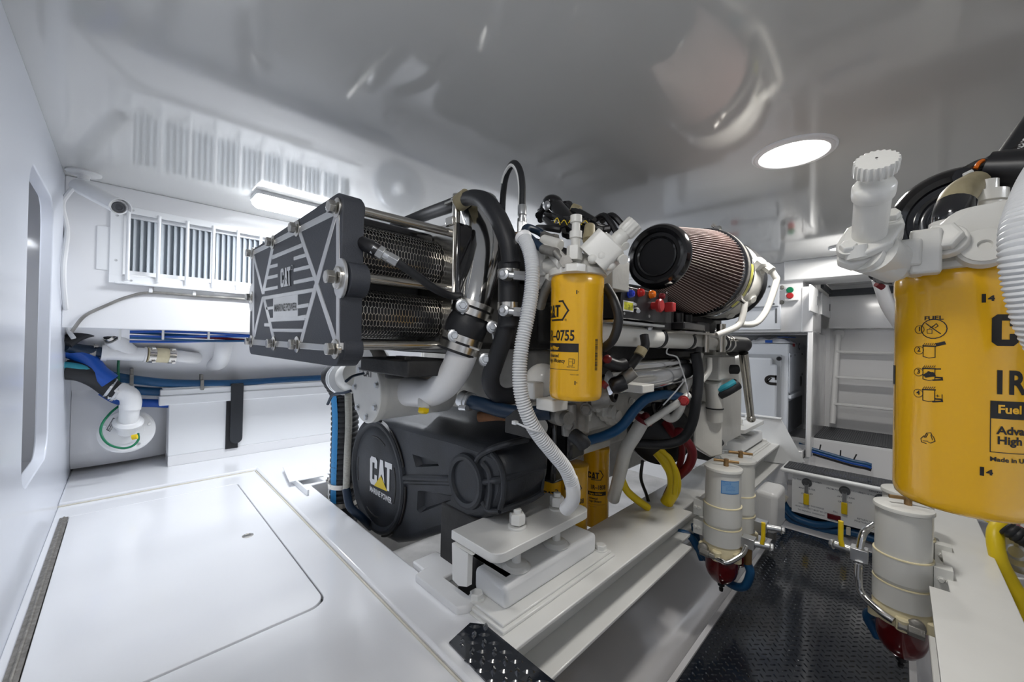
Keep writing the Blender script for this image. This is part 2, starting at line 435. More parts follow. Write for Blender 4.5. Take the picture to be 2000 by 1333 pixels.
rt = thing('deck_hatch', ((H0+H1)/2, .14, DZ-.03), 'large white hatch lid flush in the deck with round flush latch', 'hatch')
part('lid', MB().prism(hatch, [], .017, None, DZ-.032), 'deck', rt, bevel=.004)
p = onZ(484, 1047, DZ-.015)
l = part('latch', MB().disc((p.x, p.y, DZ-.0155), (0, 0, 1), [(.0, 0), (.019, 0), (.019, .002), (.015, .003), (.014, .0015), (0, .0015)]), 'steel', rt)
h = MB().box((H0, -.176, DZ-.018), (-.9, -.152, DZ-.012)).cyl((H0, -.164, DZ-.012), (-.9, -.164, DZ-.012), .004, n=8)
part('hinge', h, 'hinge', rt, label='grey worn piano hinge along the hatch')
# caulked bead round the recess
bd = MB().tube([(-2.652, WA, DZ-.014), (-2.652, .55, DZ-.014)], .003, 6).tube([(-2.65, .556, DZ-.014), (-.45, .556, DZ-.014)], .003, 6)
struct('trim_3', bd, 'seam')
# pit and bilge
b = MB().box((PX-.05, .70, -1.5), (PX-.03, 4.6, DZ-.005)).box((PX, .704, -1.5), (-.42, .69, DZ-.05))
b.box((PX-.03, .69, -1.32), (-.98, 4.6, -1.30))
struct('wall_pit', b, 'pit')
vs = []; fs = []
prof = [(-1.05, -1.34), (-.9, -1.36), (-.80, -1.34), (-.72, -1.28), (-.655, -1.19), (-.625, -1.20), (-.61, FZ-.005)]
prof = [(-1.3, -1.30), (-1.05, -1.34), (-.9, -1.38), (-.78, -1.40), (-.68, -1.385), (-.635, -1.33), (-.622, FZ+.004), (-.60, FZ+.006), (-.598, FZ-.02)]
ys = [.55+i*.2 for i in range(20)]
for y in ys:
    for x, z in prof: vs.append((x, y, z))
m = len(prof)
for i in range(len(ys)-1):
    for k in range(m-1): fs.append((i*m+k, i*m+k+1, (i+1)*m+k+1, (i+1)*m+k))
struct('floor_bilge', MB().add(vs, fs), 'bilge', ang=50)
b = MB()
for y in ys[::19]: pass
vs2 = [(-.56-x-.0, y, z) for x, y, z in vs]
struct('floor_bilge_starboard', MB().add(vs2, [tuple(reversed(f)) for f in fs]), 'bilge', ang=50)
# ---- diamond plate
def diamonds(x0, x1, y0, y1, z, pitch, L, W, H, ang=0.0, clip=None):
    mb = MB(); ca, sa = cos(ang), sin(ang); cx, cy = (x0+x1)/2, (y0+y1)/2; R = hypot(x1-x0, y1-y0)/2
    n = int(R/pitch)+1
    for i in range(-n, n+1):
        for j in range(-n, n+1):
            u, v = i*pitch, j*pitch; x, y = cx+u*ca-v*sa, cy+u*sa+v*ca
            if not (x0+L*.4 < x < x1-L*.4 and y0+L*.4 < y < y1-L*.4): continue
            if clip and not clip(x, y): continue
            t = ang+(pi/2 if (i+j) % 2 else 0); c, s_ = cos(t), sin(t)
            P = [(L/2, 0, 0), (L/5, W/2, 0), (-L/5, W/2, 0), (-L/2, 0, 0), (-L/5, -W/2, 0), (L/5, -W/2, 0), (L/4.2, 0, H), (-L/4.2, 0, H)]
            mb.add([(x+p[0]*c-p[1]*s_, y+p[0]*s_+p[1]*c, z+p[2]) for p in P], [(0, 1, 6), (1, 2, 7, 6), (2, 3, 7), (3, 4, 7), (4, 5, 6, 7), (5, 0, 6)])
    return mb
b = diamonds(-.598, .04, .55, 3.42, FZ, .0270, .029, .0080, .0032, pi/4)
b.box((-.598, .4, FZ-.01), (.04, 3.42, FZ))
struct('floor_walkway', b, 'tread', ang=28)
# tread pad on the deck edge
q = [onZ(x, y, DZ+.003) for x, y in ((877, 1256), (918, 1218), (948, 1221), (963, 1234), (1085, 1334), (1200, 1445), (1080, 1480), (957, 1340))]
q = [(p.x, p.y) for p in q]
xs = [p[0] for p in q]; yy = [p[1] for p in q]
def inside(P):
    def f(x, y):
        c = False
        for i in range(len(P)):
            (xa, ya), (xb, yb) = P[i], P[i-1]
            if (ya > y) != (yb > y) and x < (xb-xa)*(y-ya)/(yb-ya)+xa: c = not c
        return c
    return f
b = diamonds(min(xs), max(xs), min(yy)-.01, max(yy)+.01, DZ+.0045, .0275, .034, .0115, .0042, pi/4, inside(grow(q, -.006)))
b.prism(list(reversed(q)) if sum(q[i-1][0]*q[i][1]-q[i][0]*q[i-1][1] for i in range(len(q))) < 0 else q, [], .0045, None, DZ)
tag(part('tread_pad', b, 'tread', ang=50), 'black diamond tread pad stuck on the deck edge', 'tread pad')
# ---- forward bulkhead, its openings and lockers
FB = 3.78
ox0, oxp = -.478, -.605         # companionway opening / post
b = MB().box((-3.4, 4.9, -1.6), (3.0, 4.94, ZC)).box((.62, FB, -1.6), (3.0, FB+.04, ZC))
b.box((-1.9, 4.86, -1.5), (-.6, 4.9, ZC))
struct('wall_forward', b, 'gel')
b = MB().box((ox0-.032, FB-.01, -.84), (ox0, FB+.05, .145)).box((ox0-.045, FB+.06, -1.5), (ox0-.034, 4.86, .14)).box((ox0-.072, FB-.015, .135), (ox0, 4.2, .49))
struct('trim_4', b, 'gel', bevel=.008)
# soffit over the companionway
b = MB().box((-.665, FB-.05, .545), (.62, FB+.35, ZC))
struct('wall_soffit', b, 'alum', bevel=.006)
b = MB().box((ox0, 4.2, .60), (.62, 4.9, .63)).box((ox0, 4.7, .20), (.62, 4.9, .22))
b.box((ox0, 4.72, .22), (.62, 4.74, .6))
struct('trim_5', b, 'gel')
b = MB().box((ox0, FB+.36, .52), (ox0+.02, 4.7, .56)).box((ox0, 4.68, .50), (.6, 4.70, .56))
struct('trim_6', b, 'grate')
# cabinets on the port side of the companionway
b = MB().box((-2.2, FB, .135), (-.548, FB+.30, ZC))
struct('wall_cabinets', b, 'gel', bevel=.004)
b = MB().box((-2.2, FB+.3, .12), (-.53, 4.86, .135)).box((-2.2, FB-.02, -.86), (-.53, 4.86, -.80))
b.box((-2.2, FB-.02, -1.5), (-.53, FB+.02, -.80))
struct('trim_7', b, 'gel', bevel=.012)
b = MB().box((3.0, WA, -1.6), (3.04, 6.2, ZC)); struct('wall_starboard', b, 'gel')
b = MB().box((.62, WA, DZ-.05), (3.0, 4.6, DZ)); struct('floor_starboard', b, 'deck')
b = MB().box((-3.4, 4.9, -.9), (-3.38, 4.93, ZC)); 
# ledge carrying the valve panel and small ramp under it
b = MB().box((-.60, 3.42, FZ-.05), (.5, 3.60, FZ-.0)).box((-.60, 3.60, -1.5), (.55, 3.62, -1.0))
struct('trim_8', b, 'bilge')
b = MB().box((-1.4, 3.75, -1.10), (.62, 4.9, -1.08)).box((-1.0, 4.16, -1.1), (.62, 4.18, -.77))
struct('floor_forward', b, 'gel')
b = MB().box((ox0-.05, FB+.02, -1.1), (ox0-.02, 4.25, -.86)); struct('trim_9', b, 'gel')
# ================================================================== PORT SIDE FITTINGS
gr = thing('inlet_grille', (HX_, .5, gz0), 'white framed air inlet grille with round upright bars over grey louvers', 'grille')
A0 = onX(195, 393, HX_+.01); y0g = -.055
fz0, fz1 = .243, .612
b = MB().box((HX_, y0g, fz0), (HX_+.008, y0g+.045, fz1)).box((HX_, 1.06, fz0), (HX_+.008, 1.10, fz1))
b.box((HX_, y0g, fz0), (HX_+.008, 1.10, fz0+.038)).box((HX_, y0g, fz1-.032), (HX_+.008, 1.10, fz1))
b.box((HX_+.003, y0g+.02, fz0-.002), (HX_+.03, 1.10, fz0+.006))
part('frame', b, 'alum', gr, bevel=.002)
part('mounting_plate', MB().box((HX_-.0, -.095, .30), (HX_+.004, y0g, .50)), 'alum', gr, bevel=.001)
part('mounting_plate', MB().box((HX_, .10, fz0-.03), (HX_+.004, .34, fz0)), 'alum', gr, bevel=.001)
for k in range(10):
    y = .006+.1075*k
    part('bar', MB().cyl((HX_+.012, y, fz0+.02), (HX_+.012, y, fz1-.02), .0075, n=14), 'alum', gr)
for y, z in ((-.032, .56), (-.032, .35), (.02, fz0+.018), (.02, fz1-.016), (.5, fz1-.016), (.5, fz0+.018)):
    part('screw', MB().disc((HX_+.008, y, z), (1, 0, 0), [(.0055, 0), (.005, .0015), (.002, .0015), (0, .0006)], 14), 'zinc', gr)
b = MB()
for k in range(42):
    y = .012+.0248*k
    b.box((-.02, -.0012, gz0), (.02, .0012, gz1), Matrix.Translation((HX_-.055, y, 0)) @ Matrix.Rotation(radians(-38), 4, 'Z'))
part('louver', b, 'louver', gr)
b = MB().box((HX_-.05, gy0, gz0), (HX_-.03, gy1, gz0+.022)).box((HX_-.05, gy0, gz1-.018), (HX_-.03, gy1, gz1)).box((HX_-.05, gy0, gz0), (HX_-.03, gy0+.03, gz1))
part('inner_frame', b, 'alum', gr)
# vent fan disc forward of the grille (its mirror image shows in the ceiling)
ft = thing('vent_fan', (HX_, 1.38, .1), 'round grey fan shroud on the port wall behind the engine', 'fan')
part('shroud', MB().disc((HX_, 1.38, .30), (1, 0, 0), [(.18, 0), (.18, .03), (.165, .04), (.15, .03), (.06, .03), (.05, .045), (0, .05)], 40), 'gensil', ft)
part('hub', MB().disc((HX_+.045, 1.38, .30), (1, 0, 0), [(.04, 0), (.04, .02), (.03, .026), (0, .026)], 24), 'alum', ft)
# ---- security camera on the ceiling corner
p0 = onZ(152, 345, ZC); 
ct = thing('security_camera', p0, 'small white bullet camera hanging in the aft port ceiling corner', 'camera')
p0 = V((-2.50, -.135, ZC))
part('base', MB().disc(p0, (0, 0, -1), [(.055, 0), (.055, .006), (.045, .012), (.02, .014), (.018, .03), (0, .03)], 28), 'pvc', ct)
def zof(v): return v.dot(CF)
zc = zof(p0)
c0 = at(160, 368, zc*.99); c1 = at(232, 405, zc*.93)
ax = (c1-c0).normalized(); rr = .030
part('arm', MB().tube([p0+V((0, 0, -.02)), at(152, 362, zc), c0+ax*.02], .010, 10), 'pvc', ct)
part('body', MB().disc(c0, ax, [(0, 0), (rr*.7, 0), (rr*.95, .008), (rr*.95, (c1-c0).length), (rr*.8, (c1-c0).length+.003), (rr*.75, (c1-c0).length-.008), (0, (c1-c0).length-.008)], 28), 'pvc', ct)
Tc = axfr(c0, ax)
sh = MB().lathe([(rr*1.12, -.0), (rr*1.12, (c1-c0).length+.012)], fr(c0+V((0, 0, .004)), V((0, 0, 1)).cross(ax), ax.cross(V((0, 0, 1)).cross(ax))), 20, a0=radians(20), a1=radians(200)) if False else MB()
u = ax.cross(V((0, 0, 1))).normalized(); w = u.cross(ax)
for i in range(2):
    L0 = -.012; L1 = (c1-c0).length+.014
vs = []; fs = []
for r_ in (rr*1.15, rr*1.22):
    for L_ in (L0, L1):
        for k in range(13):
            a = radians(-10+200*k/12); vs.append(c0+ax*L_+u*(r_*cos(a))+w*(r_*sin(a)))
for k in range(12):
    fs += [(k, k+1, 13+k+1, 13+k), (26+k+1, 26+k, 39+k, 39+k+1), (13+k, 13+k+1, 39+k+1, 39+k), (k+1, k, 26+k, 26+k+1)]
fs += [(0, 13, 39, 26), (12, 38, 51, 25)]
part('sun_shield', MB().add(vs, fs), 'pvc', ct)
part('lens', MB().disc(c1+ax*-.004, ax, [(0, 0), (rr*.66, 0), (rr*.66, .004), (rr*.4, .005), (rr*.36, .002), (0, .002)], 24), 'slate', ct)
part('lead', MB().tube([at(148, 362, zc), at(132, 380, zc), at(122, 402, zc), (-2.595, -.185, .45), onY(124, 520, WA+.012), onY(125, 570, WA+.012), onY(133, 640, WA+.012), (-2.72, WA+.03, -.02)], .009, 8), 'pvc', ct)
# ---- linear lamps on the ceiling
def linear_lamp(name, cx, cy, label, L=.70, W=.16, rot=0):
    t = thing(name, (cx, cy, ZC-.06), label, 'ceiling light', 'linear ceiling lamps')
    R = Matrix.Translation((cx, cy, 0)) @ Matrix.Rotation(rot, 4, 'Z')
    part('housing', MB().prism(rrect(-W/2, -L/2, W/2, L/2, .02), [], .018, R, ZC-.018), 'alum', t, bevel=.003)
    P = MB(); prof = [(W/2-.006, 0), (W/2-.010, -.018), (W/2-.028, -.034), (0, -.040)]
    vs = []; fs = []
    k = 0
    loops = []
    for ins, dz in ((.004, 0), (.008, -.018), (.022, -.034), (.05, -.038)):
        loops.append([(x, y, ZC-.018+dz) for x, y in rrect(-W/2+ins, -L/2+ins, W/2-ins, L/2-ins, max(.006, .018-ins*.2))])
    n = len(loops[0])
    for lp in loops: vs += lp
    for i in range(3):
        for k in range(n): fs.append((i*n+k, (i+1)*n+k, (i+1)*n+(k+1) % n, i*n+(k+1) % n))
    fs.append(tuple(reversed([3*n+k for k in range(n)])))
    part('diffuser', MB().add(vs, fs, R), 'lamp', t)
linear_lamp('linear_lamp', -2.22, .78, 'glowing linear lamp on the ceiling above the air inlet grille')
linear_lamp('linear_lamp', -2.22, 2.65, 'glowing linear lamp further forward on the port ceiling behind the engine')
linear_lamp('linear_lamp', 1.62, .78, 'glowing linear lamp on the starboard ceiling')
def downlight(x, y, r, label, m='lampw'):
    t = thing('downlight', (x, y, ZC-.02), label, 'ceiling light', 'round ceiling downlights')
    part('trim_ring', MB().disc((x, y, ZC), (0, 0, -1), [(r*1.0, 0), (r, .006), (r*.97, .010), (r*.93, .007), (r*.90, .011), (r*.84, .012), (r*.78, .006), (r*.76, .0), (r*.5, 0)], 56), 'alum', t)
    part('lens', MB().disc((x, y, ZC), (0, 0, -1), [(r*.79, 0), (r*.79, .007), (r*.7, .010), (0, .012)], 48), m, t)
p = onZ(1549, 297, ZC)
downlight(p.x, p.y, .125, 'large round glowing downlight in the ceiling forward of the engine')
p = onZ(1642, 488, ZC)
downlight(-.28, -.02, .125, 'round downlight in the ceiling over the aft end of the walkway')
downlight(-.30, 3.44, .06, 'small round ceiling downlight by the companionway soffit')
# ---- cable bundle under the soffit
b = MB()
cols = ['bluec', 'blueh', 'bluec', 'redd', 'blueh', 'bluec']
for k, c in enumerate(cols):
    P = []
    for i in range(15):
        y = .02+i*.16; jit = sin(i*1.3+k*2.1)*.006
        P.append((HX_-.06-.012*(k % 2), y, .018-.0085*k+jit))
    tag(part('bundled_cable', MB().tube(P, .0062, 8, 3), c), ['topmost blue cable of the bundle under the soffit', 'dark blue cable second from top in the bundle under the soffit', 'bright blue cable in the middle of the bundle under the soffit', 'thin red cable in the blue bundle under the soffit', 'dark blue cable low in the bundle under the soffit', 'lowest bright blue cable in the bundle under the soffit'][k], 'cable', 'cables bundled under the soffit')
for i, x in enumerate((235, 319, 408)):
    p = onX(x, 650, HX_-.06)
    tag(part('cable_tie', MB().box((p.x-.03, p.y-.006, p.z-.036), (p.x+.014, p.y+.003, p.z+.030)), 'label', bevel=.002), ['white tie aft on the cable bundle under the soffit', 'white tie in the middle of the cable bundle under the soffit', 'white tie forward on the cable bundle beside the bent pipe'][i], 'cable tie', 'ties on the soffit bundle')
# grey sheathed cable sweeping up under the grille
P = [onX(140, 648, HX_+.015), onX(165, 618, HX_+.015), onX(205, 598, HX_+.012), onX(250, 580, HX_+.01), onX(295, 572, HX_+.01), onX(380, 578, HX_+.01), onX(490, 586, HX_+.01), onX(600, 600, HX_+.01)]
tag(part('grey_cable', MB().tube(P, .0065, 10), 'dull'), 'thin grey cable arching under the inlet grille to the engine', 'cable')
for i, (x, y) in enumerate(((294, 568), (379, 574))):
    p = onX(x, y, HX_+.01)
    tag(part('cable_clip', MB().box((HX_, p.y-.007, p.z-.010), (HX_+.018, p.y+.007, p.z+.014)), 'pvc', bevel=.002), ['small white clip aft on the grey arching cable', 'small white clip forward on the grey arching cable'][i], 'clip', 'clips on the grey cable')
# ---- bent white pipe coming out of the hull
P = [onX(437, 630, -2.78), onX(437, 660, -2.80), onX(435, 690, -2.83), onX(428, 708, -2.96)]
b = MB().tube([P[0]+V((0, 0, .03))]+P+[P[-1]+V((-.14, -.02, -.02))], .042, 20)
tag(part('bent_pipe', b, 'pvc'), 'white pipe bending down from the soffit into the hull', 'pipe')
# ---- wye drain fitting with its hoses
XW = -2.86
def cl(mb, p, ax, r, w=.012):
    T = axfr(V(p)-V(ax).normalized()*w/2, ax)
    mb.lathe([(r, 0), (r+.0018, .0006), (r+.0018, w-.0006), (r, w)], T, 28)
    return mb
wt = thing('wye_fitting', onX(255, 690, XW), 'white plastic wye drain fitting clamped to the hull outlet', 'pipe fitting')
a, c, d = onX(197, 689, XW+.02), onX(285, 693, XW), onX(345, 696, XW-.02)
br = onX(222, 662, XW+.04); e = onX(383, 700, XW-.08)
b = MB().tube([a, onX(240, 691, XW+.01), c], .036, 20, 2).tube([br, onX(262, 694, XW)], .036, 20, 2)
b.tube([a, a.lerp(c, .12)], .042, 20, 1).tube([br, br.lerp(onX(262, 694, XW), .35)], .042, 20, 1).tube([a.lerp(c, .95), c], .041, 20, 1)
part('wye_body', b, 'pvc', wt)
part('outlet', MB().tube([d.lerp(c, .3), d, onX(368, 699, XW-.03), e], .034, 20), 'pvc', wt)
part('sleeve', MB().tube([c.lerp(d, .04), c.lerp(d, .92)], .040, 24, 1), 'stain', wt)
for t_ in (.18, .82):
    q = c.lerp(d, t_); k = cl(MB(), q, d-c, .0405, .030); k.bolt(q+V((.03, 0, .036)), (0, 1, .1), .007, .014).bolt(q+V((.03, 0, -.036)), (0, 1, .1), .007, .014)
    part('clamp', k, 'steel', wt)
k = MB(); h1 = onX(184, 688, XW+.02); cl(k, h1, a-h1, .030, .016); cl(k, h1.lerp(a, -.6), a-h1, .030, .012); k.bolt(h1+V((.03, 0, .032)), (0, 1, 0), .008, .014)
part('hose_clamp', k, 'dull', wt)
k = MB(); h2 = br.lerp(onX(262, 694, XW), -.12); cl(k, h2, br-onX(262, 694, XW), .031, .014)
part('hose_clamp', k, 'steel', wt)
tag(part('drain_hose', MB().tube([onX(128, 672, XW+.1), onX(150, 657, XW+.08), onX(180, 648, XW+.06), onX(205, 650, XW+.05), br], .026, 16), 'rubber'), 'black hose arching into the upper arm of the white wye', 'hose')
tag(part('drain_hose', MB().tube([onX(125, 676, XW+.08), onX(150, 682, XW+.04), a+V((0, .01, 0))], .026, 16), 'navy'), 'navy hose entering the lower arm of the white wye', 'hose')
# ---- blue hoses along the hull
bh = [([(128, 682), (150, 690), (172, 705), (192, 728), (215, 745)], -2.84, .040, 'bluec', 'thick bright blue hose bending down at the aft bulkhead'),
      ([(190, 725), (220, 735), (262, 742), (330, 749), (400, 750), (470, 749), (560, 743), (660, 738), (760, 735)], -3.02, .024, 'blueh', 'long blue hose clipped along the hull above the storage box'),
      ([(215, 750), (245, 760), (280, 764), (320, 766), (380, 768)], -3.05, .024, 'blueh', 'shorter blue hose running below the long blue hose'),
      ([(200, 765), (230, 782), (265, 787), (300, 788), (340, 790)], -3.06, .024, 'bluec', 'bright blue hose running behind the white elbow to the storage box')]
for P, X, r, c, lb in bh:
    tag(part('hull_hose', MB().tube([onX(x, y, X) for x, y in P], r, 16), c), lb, 'hose', None)
for i, (x, y, X) in enumerate(((257, 742, -3.0), (258, 764, -3.03), (394, 752, -3.0))):
    p = onX(x, y, X)
    b = MB().box((p.x-.05, p.y-.008, p.z-.03), (p.x+.03, p.y+.008, p.z+.032)).box((p.x-.06, p.y-.007, p.z+.03), (p.x-.0, p.y+.007, p.z+.062))
    tag(part('hose_clip', b, 'dull' if i != 1 else 'pvc', bevel=.003), ['metal clip on the long blue hose aft of the storage box', 'white clip on the shorter blue hose aft of the storage box', 'metal clip on the long blue hose above the storage box'][i], 'clip', 'hose clips on the hull')
# green bonding wire
P = [onX(232, 700, -2.95), onX(231, 722, -2.98), onX(232, 748, -3.0), onX(232, 770, -3.0)]
tag(part('bonding_wire', MB().tube(P, .0055, 8), 'green'), 'short green wire dropping below the white wye', 'wire')
XF = -2.96
P = [onX(234, 792, XF+.03), onX(215, 808, XF+.06), onX(199, 830, XF+.1), onX(198, 850, XF+.12), onX(212, 868, XF+.15), onX(238, 876, XF+.15), onX(258, 872, XF+.15), onX(270, 860, XF+.12), onX(270, 848, XF+.05)]
tag(part('bonding_wire', MB().tube(P, .0055, 8), 'green'), 'green wire looping round the through-hull fitting', 'wire')
# ---- through-hull fitting
tt = thing('through_hull_fitting', onX(245, 845, XF), 'white elbow through-hull fitting with yellow-handled valve', 'pipe fitting')
fo = onX(248, 842, XF); fa = V((.95, -.10, .28)).normalized()
part('flange', MB().disc(fo-fa*.02, fa, [(.115, 0), (.115, .016), (.108, .022), (.07, .024), (.07, .03), (0, .03)], 40), 'pvc', tt)
part('neck', MB().tube([fo, fo.lerp(onX(252, 812, XF+.08), .8), onX(254, 792, XF+.09)], .040, 22).disc(onX(251, 824, XF+.055), (onX(254, 792, XF+.09)-fo), [(.06, -.012), (.062, 0), (.05, .014), (.04, .014)], 26), 'pvc', tt)
part('elbow', MB().tube([onX(254, 800, XF+.09), onX(256, 784, XF+.09), onX(250, 771, XF+.09), onX(229, 763, XF+.08)], .043, 22).tube([onX(254, 798, XF+.09), onX(254, 790, XF+.09)], .043, 22, 1).tube([onX(238, 767, XF+.085), onX(229, 763, XF+.08)], .047, 22, 1), 'pvc', tt)
for i in range(5):
    a = radians(20+72*i); u = fa.cross(V((0, 0, 1))).normalized(); w = u.cross(fa)
    part('bolt', MB().bolt(fo+u*.092*cos(a)+w*.092*sin(a), fa, .008, .008), 'zinc', tt)
vh = onX(258, 855, XF+.12)
part('valve_handle', MB().tube([vh, onX(268, 853, XF+.13)], .013, 12, 1, flat=.6), 'lever', tt, label='yellow valve handle')
lab = MB(); q = [onX(x, y, XF+.035) for x, y in ((207, 840), (215, 844), (229, 820), (221, 816))]
lab.add(q+[p+V((.002, 0, 0)) for p in q], [(0, 1, 2, 3), (7, 6, 5, 4), (0, 3, 7, 4), (1, 5, 6, 2), (0, 4, 5, 1), (3, 2, 6, 7)])
lo = part('name_plate', lab, 'slate', tt, label='small black plate lettered in white')
ex = (q[3]-q[0]); ey = (q[0]-q[1]); mbt = MB()
for s_, yy_ in (('AIR COND', .55), ('DISCHARGE', .12)):
    vf = textmesh(s_, .36, .01)
    wd_ = max(p[0] for p in vf[0])
    flatmap(mbt, ([(x/wd_*.86+.07, y*1.0+yy_) for x, y in vf[0]], vf[1]), lambda x, y: q[1]+V((.0028, 0, 0))+ex*x+ey*y)
part('lettering', mbt, 'white', lo)
part('supply_hose', MB().tube([onX(125, 722, XF+.14), onX(160, 727, XF+.13), onX(190, 740, XF+.1), onX(215, 758, XF+.08), onX(228, 768, XF+.08)], .047, 20), 'rubber', tt)
part('hose_stripe', MB().tube([p+V((.034, -.004, .024)) for p in (onX(125, 722, XF+.14), onX(160, 727, XF+.13), onX(190, 740, XF+.1), onX(210, 753, XF+.08))], .016, 12), 'teal', tt, label='blue-green stripe along the hose')
k = MB(); q2 = onX(222, 762, XF+.08); 
for t_ in (-.012, .012): cl(k, q2+V((0, t_, -t_)), V((0, 1, -.5)), .049, .012)
k.bolt(q2+V((.03, -.02, -.035)), (0, 1, 0), .008, .016)
part('hose_clamp', k, 'zinc', tt)
# ---- long storage box with strap
bt = thing('storage_box', (-3.05, .7, DZ+.06), 'long white lidded storage box strapped on the port shelf', 'box')
bx0, bx1 = -3.165, -3.0
by0 = onX(328, 880, bx1).y; by1 = 1.45; zb0, zb1 = -.70, -.345
b = MB().box((bx0, by0, zb0), (bx1, by1, zb1))
part('box_body', b, 'alum', bt, bevel=.004)
b = MB().box((bx0-.012, by0-.045, zb1-.055), (bx1+.020, by1+.01, zb1-.0)).box((bx0-.008, by0-.04, zb1), (bx1+.010, by1, zb1+.035)).box((bx0-.004, by0-.03, zb1+.035), (bx1+.0, by1, zb1+.045))
part('lid', b, 'alum', bt, bevel=.006)
ys0, ys1 = onX(449, 800, bx1).y, onX(473, 800, bx1).y
b = MB().box((bx1+.012, ys0, -.64), (bx1+.030, ys1, zb1+.04)).box((bx1-.16, ys0, zb1+.035), (bx1+.03, ys1, zb1+.052))
b.cyl((bx1+.012, (ys0+ys1)/2, -.64), (bx1+.030, (ys0+ys1)/2, -.64), (ys1-ys0)/2, n=24)
part('strap', b, 'strap', bt, bevel=.004)
b = MB().box((bx1, ys0-.02, -.705), (bx1+.010, ys1-.02, zb1-.05))
part('strap_tail', b, 'black', bt, bevel=.002)
b = MB().box((bx0-.01, by0, DZ), (bx1+.0, by1+.05, zb0)); struct('trim_10', b, 'gel', bevel=.003)
# bracket and clamps holding the corrugated exhaust hose at the pit edge
q = [onZ(x, y, DZ) for x, y in ((565, 952), (632, 940), (600, 917), (552, 922))]
rt = thing('hose_bracket', onZ(600, 940, DZ), 'white angle bracket on deck edge clamped round black corrugated hose', 'bracket')
b = MB().prism([(p.x, p.y) for p in (q if sum(q[i-1].x*q[i].y-q[i].x*q[i-1].y for i in range(4)) > 0 else q[::-1])], [], .006, None, DZ+.022)
b.box((-2.30, .640, DZ), (-2.02, .650, DZ+.028))
part('angle', b, 'alum', rt, bevel=.002)
hx, hy = -1.985, .80
def hp_(px, py, z): return at(px, py, z)
zh = .7071*(hy-hx)
part('saddle', MB().box((hx-.07, hy-.05, DZ-.05), (hx+.0, hy+.03, DZ+.045)), 'alum', rt, bevel=.003)
for z_ in (DZ+.035, DZ-.055):
    part('band', MB().disc((hx, hy, z_-.012), (0, 0, 1), [(.071, 0), (.074, .001), (.074, .024), (.071, .025)], 36).bolt((hx-.085, hy-.045, z_), (0, -1, 0), .007, .01).box((hx-.10, hy-.045, z_-.012), (hx-.05, hy-.035, z_+.012)), 'steel', rt)
# small junction box and catch on the pit edge
b = MB(); p = onZ(838, 1100, DZ-.02)
j = thing('junction_box', (p.x, .73, DZ-.1), 'small white junction box below the deck edge by the engine foot', 'junction box')
part('enclosure', MB().box((-1.16, .712, DZ-.09), (-1.02, .80, DZ-.005)), 'pvc', j, bevel=.006)
part('cover', MB().box((-1.165, .708, DZ-.012), (-1.015, .805, DZ+.012)), 'pvc', j, bevel=.005)
q = [onZ(x, y, DZ+.012) for x, y in ((810, 1128), (835, 1112), (928, 1180), (915, 1192), (893, 1195))]
q = [(p.x, p.y) for p in q]; ar = sum(q[i-1][0]*q[i][1]-q[i][0]*q[i-1][1] for i in range(5))
tag(part('edge_cap', MB().prism(q if ar > 0 else q[::-1], [], .024, None, DZ-.002), 'pvc', bevel=.006), 'white rounded cap piece screwed to the deck edge', 'cap')
# white pvc elbow in the bilge at the bottom edge
b = MB().tube([(-.86, .60, -1.27), (-.80, .74, -1.25), (-.70, .83, -1.24), (-.62, .84, -1.30)], .05, 22).tube([(-.835, .66, -1.26), (-.79, .745, -1.25)], .056, 22, 1)
tag(part('bilge_pipe', b, 'pvc'), 'white pipe elbow in the bilge below the girder', 'pipe')
# ================================================================== PORT ENGINE
EN = thing('marine_diesel_engine', (-1.3, 1.5, -.9), 'large white and charcoal marine diesel engine with CAT plate, belt guard and yellow filters', 'engine')
def bil(q, u, v):
    (ax, ay), (bx, by), (cx, cy), (dx, dy) = q      # bottom-left, bottom-right, top-right, top-left
    return ((ax*(1-u)+bx*u)*(1-v)+(dx*(1-u)+cx*u)*v, (ay*(1-u)+by*u)*(1-v)+(dy*(1-u)+cy*u)*v)
# ---------------------------------------------------------------- block and heads
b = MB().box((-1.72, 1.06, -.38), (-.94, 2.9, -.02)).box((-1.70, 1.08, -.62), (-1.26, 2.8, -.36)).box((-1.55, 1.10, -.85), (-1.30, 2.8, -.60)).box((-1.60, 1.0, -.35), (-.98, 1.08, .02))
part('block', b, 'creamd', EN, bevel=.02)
b = MB().box((-1.62, 1.0, .0), (-.86, 2.7, .14))
for k in range(6): b.box((-1.22, 1.10+k*.27, .12), (-.80, 1.33+k*.27, .22)); b.box((-1.72, 1.10+k*.27, .12), (-1.30, 1.33+k*.27, .22))
part('cylinder_head', b, 'dark', EN, bevel=.015)
b = MB().box((-1.45, .74, -.02), (-.88, 1.2, .20)).box((-1.40, .80, .18), (-.98, 1.8, .27))
part('front_housing', b, 'dark', EN, bevel=.02)
rs = random.Random(11)
for k in range(60):
    y = rs.uniform(1.02, 2.6); z = rs.uniform(-.36, .12); x = -.935; ty = rs.random()
    if ty < .3: part('block_bolt', MB().bolt((x, y, z), (1, 0, 0), rs.uniform(.010, .02), rs.uniform(.01, .02)), 'cream', EN)
    elif ty < .6: part('block_boss', MB().disc((x, y, z), (1, rs.uniform(-.2, .2), 0), [(r_ := rs.uniform(.02, .05), 0), (r_, .02), (r_*.7, .028), (r_*.65, .05), (0, .05)], 18), 'cream', EN)
    else: part('block_lug', MB().cbox((x+.02, y, z), (rs.uniform(.03, .09), rs.uniform(.03, .12), rs.uniform(.03, .10))), 'cream', EN, bevel=.004)
b = MB()
